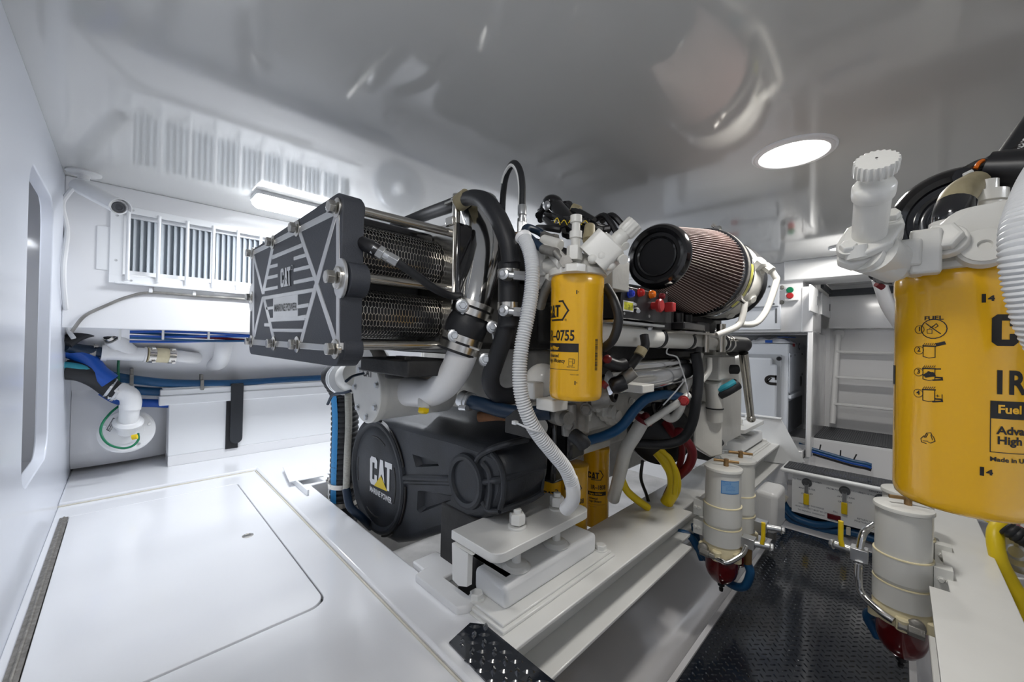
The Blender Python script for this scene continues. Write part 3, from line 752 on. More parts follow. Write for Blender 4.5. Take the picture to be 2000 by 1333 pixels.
for k in range(26):
    y = rs.uniform(1.0, 2.4); z = rs.uniform(-.33, .10)
    P = [V((-.88+rs.uniform(-.02, .05), y, z))]
    for j in range(4): P.append(P[-1]+V((rs.uniform(-.02, .03), rs.uniform(.02, .13), rs.uniform(-.10, .07))))
    b.tube(P, rs.uniform(.006, .014), 8, 4)
part('harness', b, 'black', EN)
# ---------------------------------------------------------------- aftercooler with ribbed end cover
AY = .341
def hq(cx, cy, d=0.0): return onY(480+cx*.255, 380+cy*.255, AY-d)
ac = part('aftercooler', MB().box((-1.72, .40, -.01), (-1.08, .66, .31)), 'dark', EN, bevel=.01, label='aftercooler core box')
T = fr((0, AY+.012, 0), (1, 0, 0), (0, 0, 1))
cvp = rrect(-1.772, -.062, -.888, .338, .035, 5)
b = MB().prism(cvp, [], .05, fr((0, .392, 0), (1, 0, 0), (0, 0, 1)))
for cx_, cy_, r_ in ((690, 104, .030), (676, 1184, .030), (712, 645, .040), (44, 790, .040), (40, 455, .028), (35, 1125, .028)):
    c = hq(cx_+8, cy_); b.cyl((c.x, AY+.010, c.z), (c.x, .395, c.z), r_, n=28)
b.prism(rrect(-1.760, -.052, -.900, .328, .03, 5), [], .014, fr((0, AY+.020, 0), (1, 0, 0), (0, 0, 1)))
part('end_cover', b, 'plate', ac, bevel=.010, seg=3)
b = MB(); nq = [0]
def quad(pts, d=.0, th=.022):
    nq[0] += 1; e = .0001*(nq[0] % 7)
    P = [hq(x, y, d+e) for x, y in pts]
    n = len(P); b.add(P+[p+V((0, th, 0)) for p in P], [tuple(range(n)), tuple(reversed(range(n, 2*n)))]+[(i, i+n, (i+1) % n+n, (i+1) % n) for i in range(n)])
def bar(x0, y0, x1, y1, w, w1=None):
    w1 = w if w1 is None else w1; L = hypot(x1-x0, y1-y0); nx, ny = -(y1-y0)/L, (x1-x0)/L
    # widths are measured across the bar in the photograph
    quad([(x0+nx*w/2, y0+ny*w/2), (x1+nx*w1/2, y1+ny*w1/2), (x1-nx*w1/2, y1-ny*w1/2), (x0-nx*w/2, y0-ny*w/2)])
def slat(x0, y0, x1, y1, t0, t1=None):
    t1 = t0 if t1 is None else t1
    quad([(x0, y0+t0/2), (x1, y1+t1/2), (x1, y1-t1/2), (x0, y0-t0/2)])
slat(48, 450, 690, 125, 36, 62); slat(48, 1132, 690, 1180, 44, 52)
quad([(50, 1130), (62, 1130), (62, 440), (50, 440)]); quad([(690, 1190), (714, 1192), (714, 110), (690, 120)])
bar(58, 470, 130, 765, 15); bar(130, 785, 60, 1090, 15); bar(206, 395, 130, 765, 20); bar(134, 780, 214, 1115, 20)
bar(408, 280, 537, 665, 26, 30); bar(537, 690, 420, 1130, 30, 22); bar(537, 690, 682, 170, 30, 22); bar(537, 680, 684, 1130, 30, 30)
slat(200, 482, 430, 386, 32, 32)
for a_ in ((182, 556, 243, 540, 28), (160, 641, 243, 622, 28), (138, 732, 243, 711, 27), (365, 492, 462, 462, 30), (365, 582, 492, 550, 30), (365, 676, 520, 642, 32)): slat(*a_)
slat(132, 796, 535, 728, 30, 32); quad([(208, 975), (398, 965), (398, 745), (208, 790)])
for a_ in ((156, 874, 210, 868, 26), (178, 962, 450, 948, 34), (395, 862, 480, 846, 32), (395, 945, 460, 934, 30), (196, 1041, 432, 1043, 27), (140, 1000, 190, 1000, 28)): slat(*a_)
quad([(225, 1165), (385, 1175), (385, 1150), (225, 1140)])
# pads round the side bolts
c = hq(712, 645); 
b.lathe([(.0, 0), (.034, 0), (.034, .008), (0, .008)][::-1], fr((c.x+.004, AY-.001, c.z), (1, 0, 0), (0, 0, 1)) @ Matrix.Diagonal((1, 1.35, -1, 1)), 30)
c = hq(44, 790); b.lathe([(.0, 0), (.040, 0), (.040, .022), (0, .022)][::-1], fr((c.x, AY-.001, c.z), (1, 0, 0), (0, 0, 1)) @ Matrix.Diagonal((1, 1.35, -1, 1)), 30)
part('machined_ribs', b, 'machined', ac, bevel=.0015, label='bright machined rib pattern', seg=1)
b = MB()
P = [hq(x, y, -.004) for x, y in ((250, 775), (372, 748), (370, 488), (248, 520))]
b.add(P+[p+V((0, .02, 0)) for p in P], [(0, 1, 2, 3), (7, 6, 5, 4), (0, 4, 5, 1), (1, 5, 6, 2), (2, 6, 7, 3), (3, 7, 4, 0)])
lp = part('logo_panel', b, 'plate', ac)
b = MB(); q = ((266, 713), (345, 697), (340, 552), (266, 572))
flatmap(b, cat_letters(1), lambda x, y: hq(*bil(q, x/1.9, y), .002)); flatmap(b, ([(.60, 0), (1.40, 0), (1.0, .40)], [(0, 1, 2)]), lambda x, y: hq(*bil(q, x/1.9, y), .002))
flatmap(b, line2(carc_ if False else [(1.0+.09*cos(t*pi/6), .0+.09*sin(t*pi/6)) for t in range(13)], .02), lambda x, y: hq(353+(x-1)*75, 560-y*210, .002)) 
part('raised_logo', b, 'machined', lp)
b = MB(); q = ((217, 897), (387, 886), (387, 826), (217, 842)); vf = textmesh('MARINE POWER', 1, .02); wx = max(p[0] for p in vf[0])
flatmap(b, vf, lambda x, y: hq(*bil(q, x/wx, y/.72), .0012))
part('engraved_lettering', b, 'ink', ac)
for x, y in ((40, 455), (198, 368), (385, 262), (690, 104), (35, 1125), (205, 1142), (385, 1150), (676, 1184), (38, 790)):
    c = hq(x+10, y, .0)
    part('cover_bolt', MB().disc((c.x, AY+.002, c.z), (0, -1, 0), [(.023, -.004), (.023, .005), (.017, .006)], 24).bolt((c.x, AY-.004, c.z), (0, -1, 0), .0155, .016, False), 'steel', ac, bevel=.001)
c = hq(712, 640)
part('cover_bolt', MB().disc((c.x, AY, c.z), (0, -1, 0), [(.026, 0), (.026, .006), (.019, .008)], 26).bolt((c.x, AY-.008, c.z), (0, -1, 0), .0165, .02, False), 'steel', ac, bevel=.001)
for z in (.314, .152, -.013):
    part('tie_bar', MB().cyl((-.928, .385, z), (-.928, .662, z+.003), .0115, n=20), 'steel', ac)
def hexmesh(z0, R, y0, y1):
    mb = MB(); hx = .0052; W = .0007
    # profile: flattened barrel seen from the walkway
    def S(y, s):
        a = s; return V((-1.02+R*.95*abs(cos(a))**.75, y, z0+R*1.0*(1 if sin(a) > 0 else -1)*abs(sin(a))**.9))
    def C_(a): return a*.5+.5*a
    dy = hx*sqrt(3); ds = .0098/R
    ny = int((y1-y0)/dy); ns = int(2.5/(ds*1.5))
    def pt(i, j, k):
        a = radians(90*k)
        return None
    E_ = []
    for i in range(ny+1):
        for j in range(ns+1):
            yc = y0+dy*(i+(.5 if j % 2 else 0)); sc = -1.25+j*ds*1.5
            V_ = [(yc+hx*sin(radians(60*k))*1.0, sc+ds*cos(radians(60*k))) for k in range(6)]
            for k in range(3): E_.append((V_[k], V_[k+1]))
    for (ya, sa), (yb, sb) in E_:
        if not (y0 < ya < y1 and y0 < yb < y1): continue
        p, q_ = S(ya, sa), S(yb, sb); d = (q_-p); L = d.length
        if L < 1e-6: continue
        d /= L; nrm = V((1, 0, (p.z-z0)/R*.9)).normalized(); sd_ = d.cross(nrm)*W
        bb = len(mb.v); mb.v += [p+sd_, p-sd_, q_-sd_, q_+sd_, p-nrm*.0022, q_-nrm*.0022]; mb.f += [(bb, bb+1, bb+2, bb+3), (bb+1, bb+4, bb+5, bb+2), (bb+4, bb, bb+3, bb+5)]
    return mb
part('guard_mesh', hexmesh(.232, .070, .395, .660), 'steel', ac, smooth=False, label='upper expanded metal guard').update_tag()
part('guard_mesh', hexmesh(.070, .066, .395, .660), 'steel', ac, smooth=False, label='lower expanded metal guard')
b = MB()
for z0, R in ((.232, .062), (.070, .058)):
    b.lathe([(R, 0), (R, .265)], fr((-1.03, .395, z0), (1, 0, 0), (0, 0, -1)), 30)
    for k in range(44): b.box((-1.06, .398+k*.006, z0-R*.8), (-.967, .3995+k*.006, z0+R*.8)) if False else None
part('core_tubes', b, 'rubber', ac)
b = MB().box((-1.70, .660, -.035), (-.905, .672, .345)).box((-1.7, .385, -.004), (-.94, .395, .33)); b.box((-.94, .655, .335), (-.905, .668, .36))
part('rear_plate', b, 'steel', ac, bevel=.003)
part('rear_manifold', MB().box((-1.65, .672, -.02), (-.905, .735, .35)).box((-1.6, .40, .285), (-1.0, .66, .325)), 'gloss', ac, bevel=.012)
# bolt and tab on the back plate
p = at(891, 420, 1.20)
part('lifting_stud', MB().cyl(p+V((0, 0, -.06)), p+V((0, 0, .055)), .0125, n=18).box(p+V((-.035, -.02, .035)), p+V((.045, .025, .041))).bolt(p+V((0, 0, .044)), (0, 0, 1), .014, .018), 'steel', ac)
# sensor plug and hose on the cover
s0, s1 = at(692, 470, .93), at(722, 482, .90)
part('sensor_elbow', MB().tube([s0+V((-.02, 0, 0)), s0, s1, at(738, 492, .90)], .017, 14, 3), 'black', EN)
s2, s3 = at(736, 490, .90), at(775, 512, .92)
part('hose_ferrule', MB().disc(s2, s3-s2, [(.017, -.012), (.017, .014), (.010, .016), (.010, .026), (.014, .027), (.014, (s3-s2).length), (.011, (s3-s2).length+.002)], 6).disc(s2, s3-s2, [(.012, -.014), (.012, .05)], 20), 'zinc', EN, bevel=.001)
part('fuel_hose', MB().tube([s3, at(815, 540, .96), at(850, 565, 1.00), at(880, 578, 1.05), at(905, 578, 1.12)], .0105, 14), 'rubber', EN)
# ---------------------------------------------------------------- belt guard
BY = .80
def gq(cx, cy, Y=BY): return onY(680+cx*.23, 790+cy*.23, Y)
out = [(150, 160), (95, 250), (62, 370), (52, 560), (72, 760), (120, 920), (200, 1060), (300, 1150), (400, 1200), (520, 1185), (800, 1100), (1180, 975), (1285, 915), (1330, 790), (1345, 620), (1325, 500), (1260, 400), (1130, 335), (900, 262), (600, 190), (400, 140), (260, 128)]
O2 = [(lambda p: (p.x, p.z))(gq(x, y)) for x, y in out]
cxm = sum(p[0] for p in O2)/len(O2); czm = sum(p[1] for p in O2)/len(O2)
def ring(sc, Y, dz=0, dx=0, off=0):
    R_ = []
    for i, (x, z) in enumerate(O2):
        (xa, za), (xb, zb) = O2[i-1], O2[(i+1) % len(O2)]
        tx, tz = xb-xa, zb-za; L = hypot(tx, tz); nx, nz = -tz/L, tx/L
        if nx*(x-cxm)+nz*(z-czm) < 0: nx, nz = -nx, -nz
        up_ = max(0, min(1, (z-czm)/.2))
        R_.append(V((x+nx*off+dx, Y, z+nz*off+dz*up_)))
    return R_
rings = [ring(1, BY+.001, off=-.030), ring(1, BY+.004, off=-.018), ring(1, BY+.014, off=-.006), ring(1, BY+.035, off=0), ring(1, BY+.10, .025, off=.004), ring(1, .97, .055, off=.004), ring(1, 1.00, .05, off=-.01)]
n = len(O2); vs = [p for r_ in rings for p in r_]; fs = []
for i in range(len(rings)-1):
    for k in range(n): fs.append((i*n+k, (i+1)*n+k, (i+1)*n+(k+1) % n, i*n+(k+1) % n))
bg = part('belt_guard', MB().add(vs, fs), 'cover', EN, ang=60, label='black moulded belt guard')
P0 = [(p.x, p.z) for p in rings[0]]
DC = gq(290, 640); DR = .216; DC = V((-1.622, BY, DC.z+.004))
def pocket(pts): return [(lambda p: (p.x, p.z))(gq(x, y)) for x, y in pts]
h1 = pocket([(545, 425), (575, 535), (770, 525), (760, 495)]); h2 = pocket([(590, 740), (585, 900), (610, 925), (870, 820), (878, 775), (620, 735)])
b = MB()
Tf = fr((0, BY+.001, 0), (1, 0, 0), (0, 0, 1))
def ccw(P): return P if sum(P[i-1][0]*P[i][1]-P[i][0]*P[i-1][1] for i in range(len(P))) > 0 else P[::-1]
b.prism(ccw(P0), [ccw(h1)[::-1], ccw(h2)[::-1]], .001, Tf)
b2 = MB()
for h_ in (h1, h2):
    cx_, cz_ = sum(p[0] for p in h_)/len(h_), sum(p[1] for p in h_)/len(h_)
    v_ = [V((x, BY+.001, z)) for x, z in h_]+[V((cx_+(x-cx_)*.80, BY+.022, cz_+(z-cz_)*.72)) for x, z in h_]; m = len(h_)
    b2.add(v_, [(i, (i+1) % m, (i+1) % m+m, i+m) for i in range(m)]+[tuple(range(m, 2*m))])
part('face', b, 'cover', bg); part('pocket', b2, 'cover', bg)
Td = fr(DC, (1, 0, 0), (0, 0, 1))
part('rim', MB().lathe([(DR+.032, -.004), (DR+.028, .010), (DR+.020, .016), (DR+.010, .016), (DR+.002, .010), (DR-.004, .002)], Td, 56), 'cover', bg)
dk = part('cover_disc', MB().lathe([(0, .011), (DR-.035, .010), (DR-.012, .006), (DR, .0)][::-1], Td, 56), 'cover', bg, label='round disc with printed logo')
b = MB()
for rr_, a0_, a1_ in ((DR*.80, 60, 100), (DR*.82, 165, 200), (DR*.84, -22, 25), (DR*.80, 245, 285), (DR+.033, 22, 62), (DR+.033, 82, 108), (DR+.033, -35, 5), (DR+.033, -75, -52), (DR+.033, 120, 150), (DR+.033, 160, 200)):
    pts = [Td @ V((rr_*cos(radians(a0_+(a1_-a0_)*k/10)), rr_*sin(radians(a0_+(a1_-a0_)*k/10)), .008 if rr_ < DR else .004)) for k in range(11)]
    b.tube(pts, .0045, 8, 1, flat=1)
part('vent_slot', b, 'ink', bg)
b = MB(); H_ = .098; xo = DC.x-.088; zo = DC.z+.002
lf = lambda x, y: V((DC.x-.095+x*1.0, BY-.0135, DC.z-.012+y))
q = ((183, 672), (368, 750), (372, 510), (186, 436))
def lq(x, y): return gq(*bil(q, x, y), BY-.0125)
flatmap(b, cat_letters(1), lambda x, y: lq(x/1.9, y))
part('logo_letters', b, 'white', dk)
b = MB(); flatmap(b, ([(.37, -.02), (1.53, -.03), (.95, .43)], [(0, 1, 2)]), lambda x, y: gq(*bil(q, x/1.9, y), BY-.0135))
part('logo_triangle', b, 'logoyel', dk)
b = MB(); q3 = ((182, 735), (368, 848), (370, 800), (184, 690)); vf = textmesh('MARINE POWER', 1, .03); wx = max(p[0] for p in vf[0])
flatmap(b, vf, lambda x, y: gq(*bil(q3, x/wx, y/.72), BY-.0125)); part('logo_caption', b, 'white', dk)
# boss, horizontal rib and the ridges over the small pulley
bc = gq(1020, 655); R1 = .080; Tb = fr((bc.x-.006, BY, bc.z), (1, 0, 0), (0, 0, 1))
part('boss', MB().lathe([(R1+.012, -.006), (R1+.008, .012), (R1, .016), (R1-.012, .014), (R1-.016, .004), (0, .004)][::1], Tb, 44), 'cover', bg)
def sx(x, y, o=0.0):                 # point on the guard skin for a photo position right of the boss
    if x <= 1180: return gq(x, y, BY-o)
    p = onX(680+x*.23, 790+y*.23, -.818+o)
    if x >= 1370: return p
    k = (x-1180)/190; k = k*k
    g_ = gq(x, y, BY+.002-o); return g_.lerp(p, k)
b = MB()
b.tube([gq(485, 625), gq(880, 640)], .013, 12, 1).tube([gq(485, 660), gq(880, 668)], .010, 10, 1)
for pts, rr_ in (([(1090, 495), (1120, 440), (1190, 395), (1260, 365), (1400, 325), (1520, 300)], .010), ([(1150, 662), (1220, 650), (1290, 640), (1400, 605), (1530, 565), (1665, 530)], .011), ([(1140, 830), (1190, 900), (1290, 910)], .008), ([(1290, 905), (1450, 850), (1560, 805), (1650, 750)], .009)):
    b.tube([sx(x, y) for x, y in pts], rr_, 10)
for pts, rr_ in (([(1150, 500), (1195, 560), (1215, 650), (1215, 760), (1195, 880)], .012), ([(1225, 420), (1285, 500), (1318, 620), (1320, 760), (1290, 890)], .009), ([(1650, 500), (1655, 620), (1640, 760)], .006)):
    b.tube([sx(x, y) for x, y in pts], rr_, 10)
part('stiffening_rib', b, 'cover', bg)
b = MB().box((-1.0, 1.08, -.50), (-.86, 1.18, -.27)).box((-1.0, 1.12, -.42), (-.82, 1.22, -.25)).cyl((-.92, 1.14, -.25), (-.92, 1.14, -.20), .04)
part('alternator_housing', b, 'gloss', EN, bevel=.015)
# ---------------------------------------------------------------- sea water housing and elbow
c0 = V((-1.31, .60, 0)); c0 = onY(722, 765, .60); c0b = c0+V((0, .30, .0))
wc = part('water_housing', MB().disc(c0, (0, 1, 0), [(.105, 0), (.107, .01), (.103, .02), (.100, .03), (.100, .30)], 44), 'cream', EN, label='white cylindrical water housing')
part('end_cap', MB().disc(c0, (0, -1, 0), [(.107, 0), (.107, .010), (.104, .013), (0, .013)], 44), 'cream', wc)
for k in range(7):
    a = radians(51.4*k+20); part('cap_bolt', MB().bolt(c0+V((.086*cos(a), -.013, .086*sin(a))), (0, -1, 0), .0095, .008), 'zinc', wc)
b = MB(); q = [onY(x, y, .60-.0135) for x, y in ((704, 738), (726, 738), (734, 716), (706, 714))]
flatmap(b, textmesh('CAT', .038, .0012), lambda x, y: V((q[0].x+.016+x, .5865, q[0].z+.008+y)))
part('cap_marking', b, 'ink', wc)
for d in (-1, 1):
    p = at(776, 757+d*26, 1.28)
e0 = at(782, 757, 1.36)
EP = [at(770, 760, 1.42), at(800, 764, 1.34), at(838, 768, 1.25), at(868, 752, 1.18), at(890, 722, 1.14), at(903, 690, 1.115), at(912, 662, 1.11)]
el = part('elbow_pipe', MB().tube(EP, .050, 28, rf=lambda L, i: .060-.016*min(1, L/.24)), 'pvc', EN, label='white painted elbow pipe')
fax = (EP[1]-EP[0]).normalized()
part('flange', MB().disc(EP[0].lerp(EP[1], .4), fax, [(.066, -.012), (.074, -.008), (.074, .006), (.066, .012), (.060, .02)], 36), 'cream', el)
part('vee_clamp', MB().disc(EP[0].lerp(EP[1], .2), fax, [(.068, -.010), (.080, -.006), (.080, .006), (.068, .010)], 36).box(at(762, 735, 1.36)-V((.012, .012, .02)), at(762, 735, 1.36)+V((.012, .012, .02))).box(at(763, 765, 1.34)-V((.012, .012, .015)), at(763, 765, 1.34)+V((.012, .012, .015))), 'cream', el, bevel=.003)
part('clamp_bolt', MB().cyl(at(761, 715, 1.34), at(765, 785, 1.33), .006, n=10).bolt(at(761, 722, 1.34), (0, 0, 1), .010, .01), 'zinc', el)
p = at(828, 797, 1.22)
part('drain_plug', MB().disc(p, (.2, -.3, -1), [(.024, -.03), (.02, 0), (.014, .004)], 16), 'cream', el).name
part('brass_plug', MB().disc(p, (.2, -.3, -1), [(.016, .0), (.018, .003), (.018, .014), (.012, .018), (0, .018)], 6), 'lever', el, label='yellow-brown drain plug')
# rear body under the aftercooler
part('under_bracket', MB().box((-1.25, .55, -.10), (-.95, .75, -.055)).cyl((-1.15, .62, -.12), (-1.15, .62, -.05), .03).box((-1.08, .58, -.075), (-1.02, .60, -.045)), 'dark', EN, bevel=.004)
b = MB().lathe([(.085, 0), (.095, .03), (.095, .05), (.08, .07)], fr((-1.46, .66, -.115), (1, 0, 0), (0, 0, 1)) @ Matrix.Diagonal((1, 1, -1, 1)), 30)
part('adaptor', b, 'cream', EN)
# ---------------------------------------------------------------- exhaust hose down to the bilge with blue stripe
XP = [at(676, 745, 1.86), at(655, 735, 1.90), at(637, 760, 1.94), V((hx, hy, -.40)), V((hx, hy, -.60)), V((hx+.0, hy, DZ)), V((hx+.03, hy, -1.15))]
XP[2] = V((hx, hy-.01, onX(637, 770, hx).z))
xh = part('corrugated_hose', MB().ribbed(XP, .066, .026, .006, 26), 'rubber', EN, label='thick black corrugated hose with blue stripe')
sp_ = spline(XP[2:], 8)
su = V((.38, -.90, 0)).normalized()
vs = []; fs = []; sp_ = resample(sp_, .012)
for i, p_ in enumerate(sp_):
    rr_ = .0675 if i % 2 else .0655
    for k in range(5):
        a = atan2(su.y, su.x)+radians(-16+8*k); vs.append(p_+V((cos(a)*rr_, sin(a)*rr_, 0)))
for i in range(len(sp_)-1):
    for k in range(4): fs.append((i*5+k, i*5+k+1, i*5+k+6, i*5+k+5))
part('stripe', MB().add(vs, fs), 'bluestripe', xh)
p = at(670, 740, 1.80)
for d in (0, .03):
    part('hose_clamp', MB().disc(p+V((d, .0, .0)), (1, -.2, .25), [(.070, -.01), (.073, -.009), (.073, .009), (.070, .01)], 36), 'alum', EN)
part('hose_cuff', MB().disc(at(683, 738, 1.78), (1, -.2, .2), [(.062, -.06), (.064, .0), (.064, .12), (.055, .14)], 30), 'cream', EN)
LP = [at(680, 770, 1.62), at(681, 830, 1.66), at(678, 900, 1.70), at(676, 960, 1.72)]
part('conduit', MB().ribbed(LP, .0145, .007, .002, 14), 'oldrib', EN, label='thin aged ribbed conduit')
part('water_hose', MB().tube([at(676, 955, 1.72), at(684, 990, 1.70), at(705, 1010, 1.70), at(725, 1030, 1.75)], .017, 14), 'navy', EN)
part('probe_lead', MB().tube([at(640, 790, 1.70), at(650, 772, 1.66), at(670, 768, 1.62), at(685, 764, 1.60)], .006, 8), 'navy', EN)
part('black_lead', MB().tube([at(676, 745, 1.0), at(690, 735, 1.1), at(710, 730, 1.2)], .004, 8), 'navy', EN)
# ---------------------------------------------------------------- polished charge pipe and coupling
CP = [at(916, 628, 1.115), at(924, 600, 1.12), at(933, 565, 1.14), at(944, 525, 1.17), at(950, 485, 1.20), at(948, 445, 1.24), at(936, 405, 1.28)]
part('charge_pipe', MB().tube(CP, .044, 32, rf=lambda L, i: .045+.020*min(1, L/.30)), 'chrome', EN, label='polished steel charge pipe')
q0, q1 = at(893, 690, 1.115), at(929, 588, 1.12); qa = (q1-q0); ql = qa.length; qa.normalize()
cpl = part('coupling', MB().disc(q0, qa, [(.054, 0), (.057, .004), (.055, .02), (.055, ql*.30), (.058, ql*.36), (.060, ql*.5), (.058, ql*.62), (.054, ql*.68), (.054, ql*.9), (.046, ql*.95)], 44), 'rubber', EN, label='black rubber coupling')
for f_, w_ in ((.04, .020), (.20, .020), (.70, .020), (.86, .016)):
    part('band_clamp', MB().disc(q0+qa*(ql*f_), qa, [(.056, 0), (.0605, .001), (.0605, w_), (.056, w_+.001)], 44), 'steel', cpl)
for (x, y), z_ in (((903, 598), 1.06), ((887, 657), 1.07), ((962, 640), 1.10), ((948, 703), 1.09)):
    p = at(x, y, z_); d_ = (-(p)).normalized()*1.0+V((.2, 0, .1)); d_.normalize()
    part('clamp_bolt', MB().disc(p, d_, [(.018, -.02), (.018, .008), (.013, .010), (.013, .012)], 24).bolt(p+d_*.010, d_, .010, .007, False).cyl(p-d_*.01+V((.0, .01, -.03)), p-d_*.01+V((0, -.01, .02)), .008), 'zinc', cpl)
# ---------------------------------------------------------------- black coolant hose with coupling
HP = [at(905, 392, 1.18), at(922, 386, 1.14), at(945, 392, 1.10), at(966, 415, 1.07), at(982, 445, 1.05), at(994, 480, 1.04), at(998, 515, 1.04)]
part('coolant_hose', MB().tube(HP, .0245, 20, rf=lambda L, i: .020+.006*min(1, L/.15)), 'rubber', EN)
part('coolant_hose', MB().tube([at(770, 445, 1.5), at(830, 420, 1.4), at(880, 402, 1.25), at(903, 392, 1.19)], .022, 18), 'rubber', EN)
part('hose_end', MB().disc(at(905, 391, 1.18), (1, .1, .3), [(.026, -.02), (.026, .02)], 20), 'tape', EN)
k0, k1 = at(994, 512, 1.05), at(993, 640, 1.05); ka = (k1-k0).normalized(); kl = (k1-k0).length
kc = part('coupling', MB().disc(k0, ka, [(.026, 0), (.029, .004), (.029, kl-.004), (.026, kl)], 32), 'rubber', EN)
for f_ in (.10, .30, .60, .80)[0::2]:
    pp_ = k0+ka*(kl*(f_+.08)); part('band_clamp', MB().disc(pp_, ka, [(.030, -.011), (.0315, -.010), (.0315, .010), (.030, .011)], 32), 'steel', kc)
for y_ in (536, 607):
    p = at(985, y_, 1.005); d_ = V((.35, -.9, .05)).normalized()
    part('tee_bolt', MB().disc(p, d_, [(.015, -.025), (.015, .006), (.012, .008)], 22).bolt(p+d_*.006, d_, .0085, .008, False).cyl(p, at(1022, y_+4, 1.00), .009, n=12).cyl(at(1003, y_+2, 1.0), at(1026, y_+4, 1.0), .013, n=6), 'zinc', kc)
part('coolant_hose', MB().tube([at(990, 632, 1.06), at(980, 670, 1.07), at(968, 705, 1.09), at(958, 740, 1.10), at(966, 765, 1.12), at(990, 775, 1.15), at(1030, 765, 1.2)], .0255, 20), 'rubber', EN)
# fuel loop
LP2 = [at(981, 440, 1.22), at(982, 390, 1.20), at(988, 345, 1.16), at(1002, 320, 1.12), at(1014, 330, 1.10), at(1020, 360, 1.09), at(1020, 408, 1.08)]
lo_ = part('fuel_loop_hose', MB().tube(LP2, .0095, 14), 'rubber', EN)
LS = spline(LP2, 8)
part('printed_stripe', MB().tube([p+V((-.0055, -.004, -.004)) for p in LS[14:]], .0055, 8, 1), 'label', lo_, label='white printed stripe')
f0, f1 = at(1020, 402, 1.08), at(1019, 462, 1.07); fa_ = (f1-f0).normalized()
part('hose_ferrule', MB().disc(f0, fa_, [(.0115, 0), (.0125, .002), (.0125, .028), (.010, .030), (.010, .038), (.013, .039), (.013, .050)], 20).disc(f0+fa_*.050, fa_, [(.0135, 0), (.0135, .022), (.012, .034)], 6), 'zinc', EN)
part('brass_fitting', MB().cyl(at(1014, 455, 1.07), at(1012, 470, 1.07), .010, n=8), 'brass', EN)
# ---------------------------------------------------------------- white ribbed conduit
RP = [at(1024, 466, .97), at(1034, 490, .95), at(1040, 525, .93), at(1038, 570, .92), at(1030, 620, .91), at(1020, 670, .905), at(1015, 720, .90), at(1018, 770, .90), at(1032, 815, .905), at(1052, 850, .92), at(1080, 885, .94), at(1104, 915, .96), at(1117, 945, .98)]
rc = part('ribbed_conduit', MB().ribbed(RP, .0180, .0062, .0042, 20), 'rib', EN, label='white ribbed conduit hose')
part('conduit_cuff', MB().tube([at(1114, 935, .978), at(1119, 955, .985), at(1118, 978, 1.0), at(1105, 995, 1.03)], .0185, 18), 'pvc', rc)
part('conduit_stripe', MB().tube([p+V((-.0115, -.011, .0)) for p in spline(RP[0:5], 8)], .0022, 6, 1), 'ribline', rc)
part('torn_end', MB().disc(at(1022, 463, .972), (at(1034, 490, .95)-at(1024, 466, .97)), [(.019, -.006), (.022, 0), (.019, .008)], 14), 'pvc', rc)
part('zip_tie', MB().tube([at(1007, 826, .93), at(1025, 834, .90), at(1045, 842, .895), at(1062, 846, .91)], .0025, 6).cbox(at(1006, 826, .93), (.012, .01, .008)), 'rib', rc)
# ---------------------------------------------------------------- fuel filter and its head
def can(cx, cy, zt, zb, r, parent, name='fuel_filter', rr=.004):
    O = Matrix.Translation((cx, cy, 0)); h = zt-zb
    return part(name, MB().lathe([(0, zb-.0), (r*.90, zb), (r*.965, zb+.004), (r*.995, zb+.012), (r, zb+.02), (r, zt-.030), (r*1.012, zt-.027), (r*1.018, zt-.022), (r*1.018, zt-.008), (r*1.0, zt-.002), (r*.96, zt)], O, 64), 'yellow', parent, ang=50)
def wrap(cx, cy, r, a0, z0):
    return lambda k=1: (lambda x, y: V((cx+(r+.0004*k)*cos(a0+x/r), cy+(r+.0004*k)*sin(a0+x/r), z0+y)))
FC = V((-.563, .786, 0)); FR = .0636; FT, FB_ = .166, -.132
ff = can(FC.x, FC.y, FT, FB_, FR, EN)
face = atan2(-FC.y, -FC.x)          # direction from filter to camera
def filter_art(W, s, parts_parent, code, kind, lines, deep=1.0, icons=False):
    """s = size scale; W(k)(x, y): x right around the can, y up from the can's middle"""
    m = MB()
    return m
Wf = wrap(FC.x, FC.y, FR*1.0, face-.024/FR, .017)
S_ = FR/.0636
b = MB()
# CAT in a hexagon, letters partly round the left side
flatmap(b, cat_letters(.0285, -.0705, .047), Wf()); flatmap(b, cat_tri(.0285, -.0705, .047), Wf())
flatmap(b, line2([(-.048, .040), (-.033, .040), (-.010, .040), (.0045, .0615), (-.010, .0835), (-.020, .0835)], .0042), Wf())
flatmap(b, textmesh('®', .007), lambda x, y: Wf()(x-.004, y+.037))
vf = textmesh('1R–0755', .034, .0009, sx=.72); wx = max(p[0] for p in vf[0])
flatmap(b, vf, lambda x, y: Wf()(x+.020-wx, y-.008))
flatmap(b, strip(-.098, -.035, .030, -.015, 40), Wf())
flatmap(b, strip(-.098, -.0765, .030, -.0755, 40), Wf()); flatmap(b, strip(.0292, -.076, .030, -.035, 1), Wf())
vf = textmesh('Advanced', .0122, .0003, sx=.78); wx = max(p[0] for p in vf[0]); flatmap(b, vf, lambda x, y: Wf()(x-.019-wx, y-.048))
vf = textmesh('High Efficiency', .0122, .0003, sx=.78); wx = max(p[0] for p in vf[0]); flatmap(b, vf, lambda x, y: Wf()(x-.001-wx, y-.060))
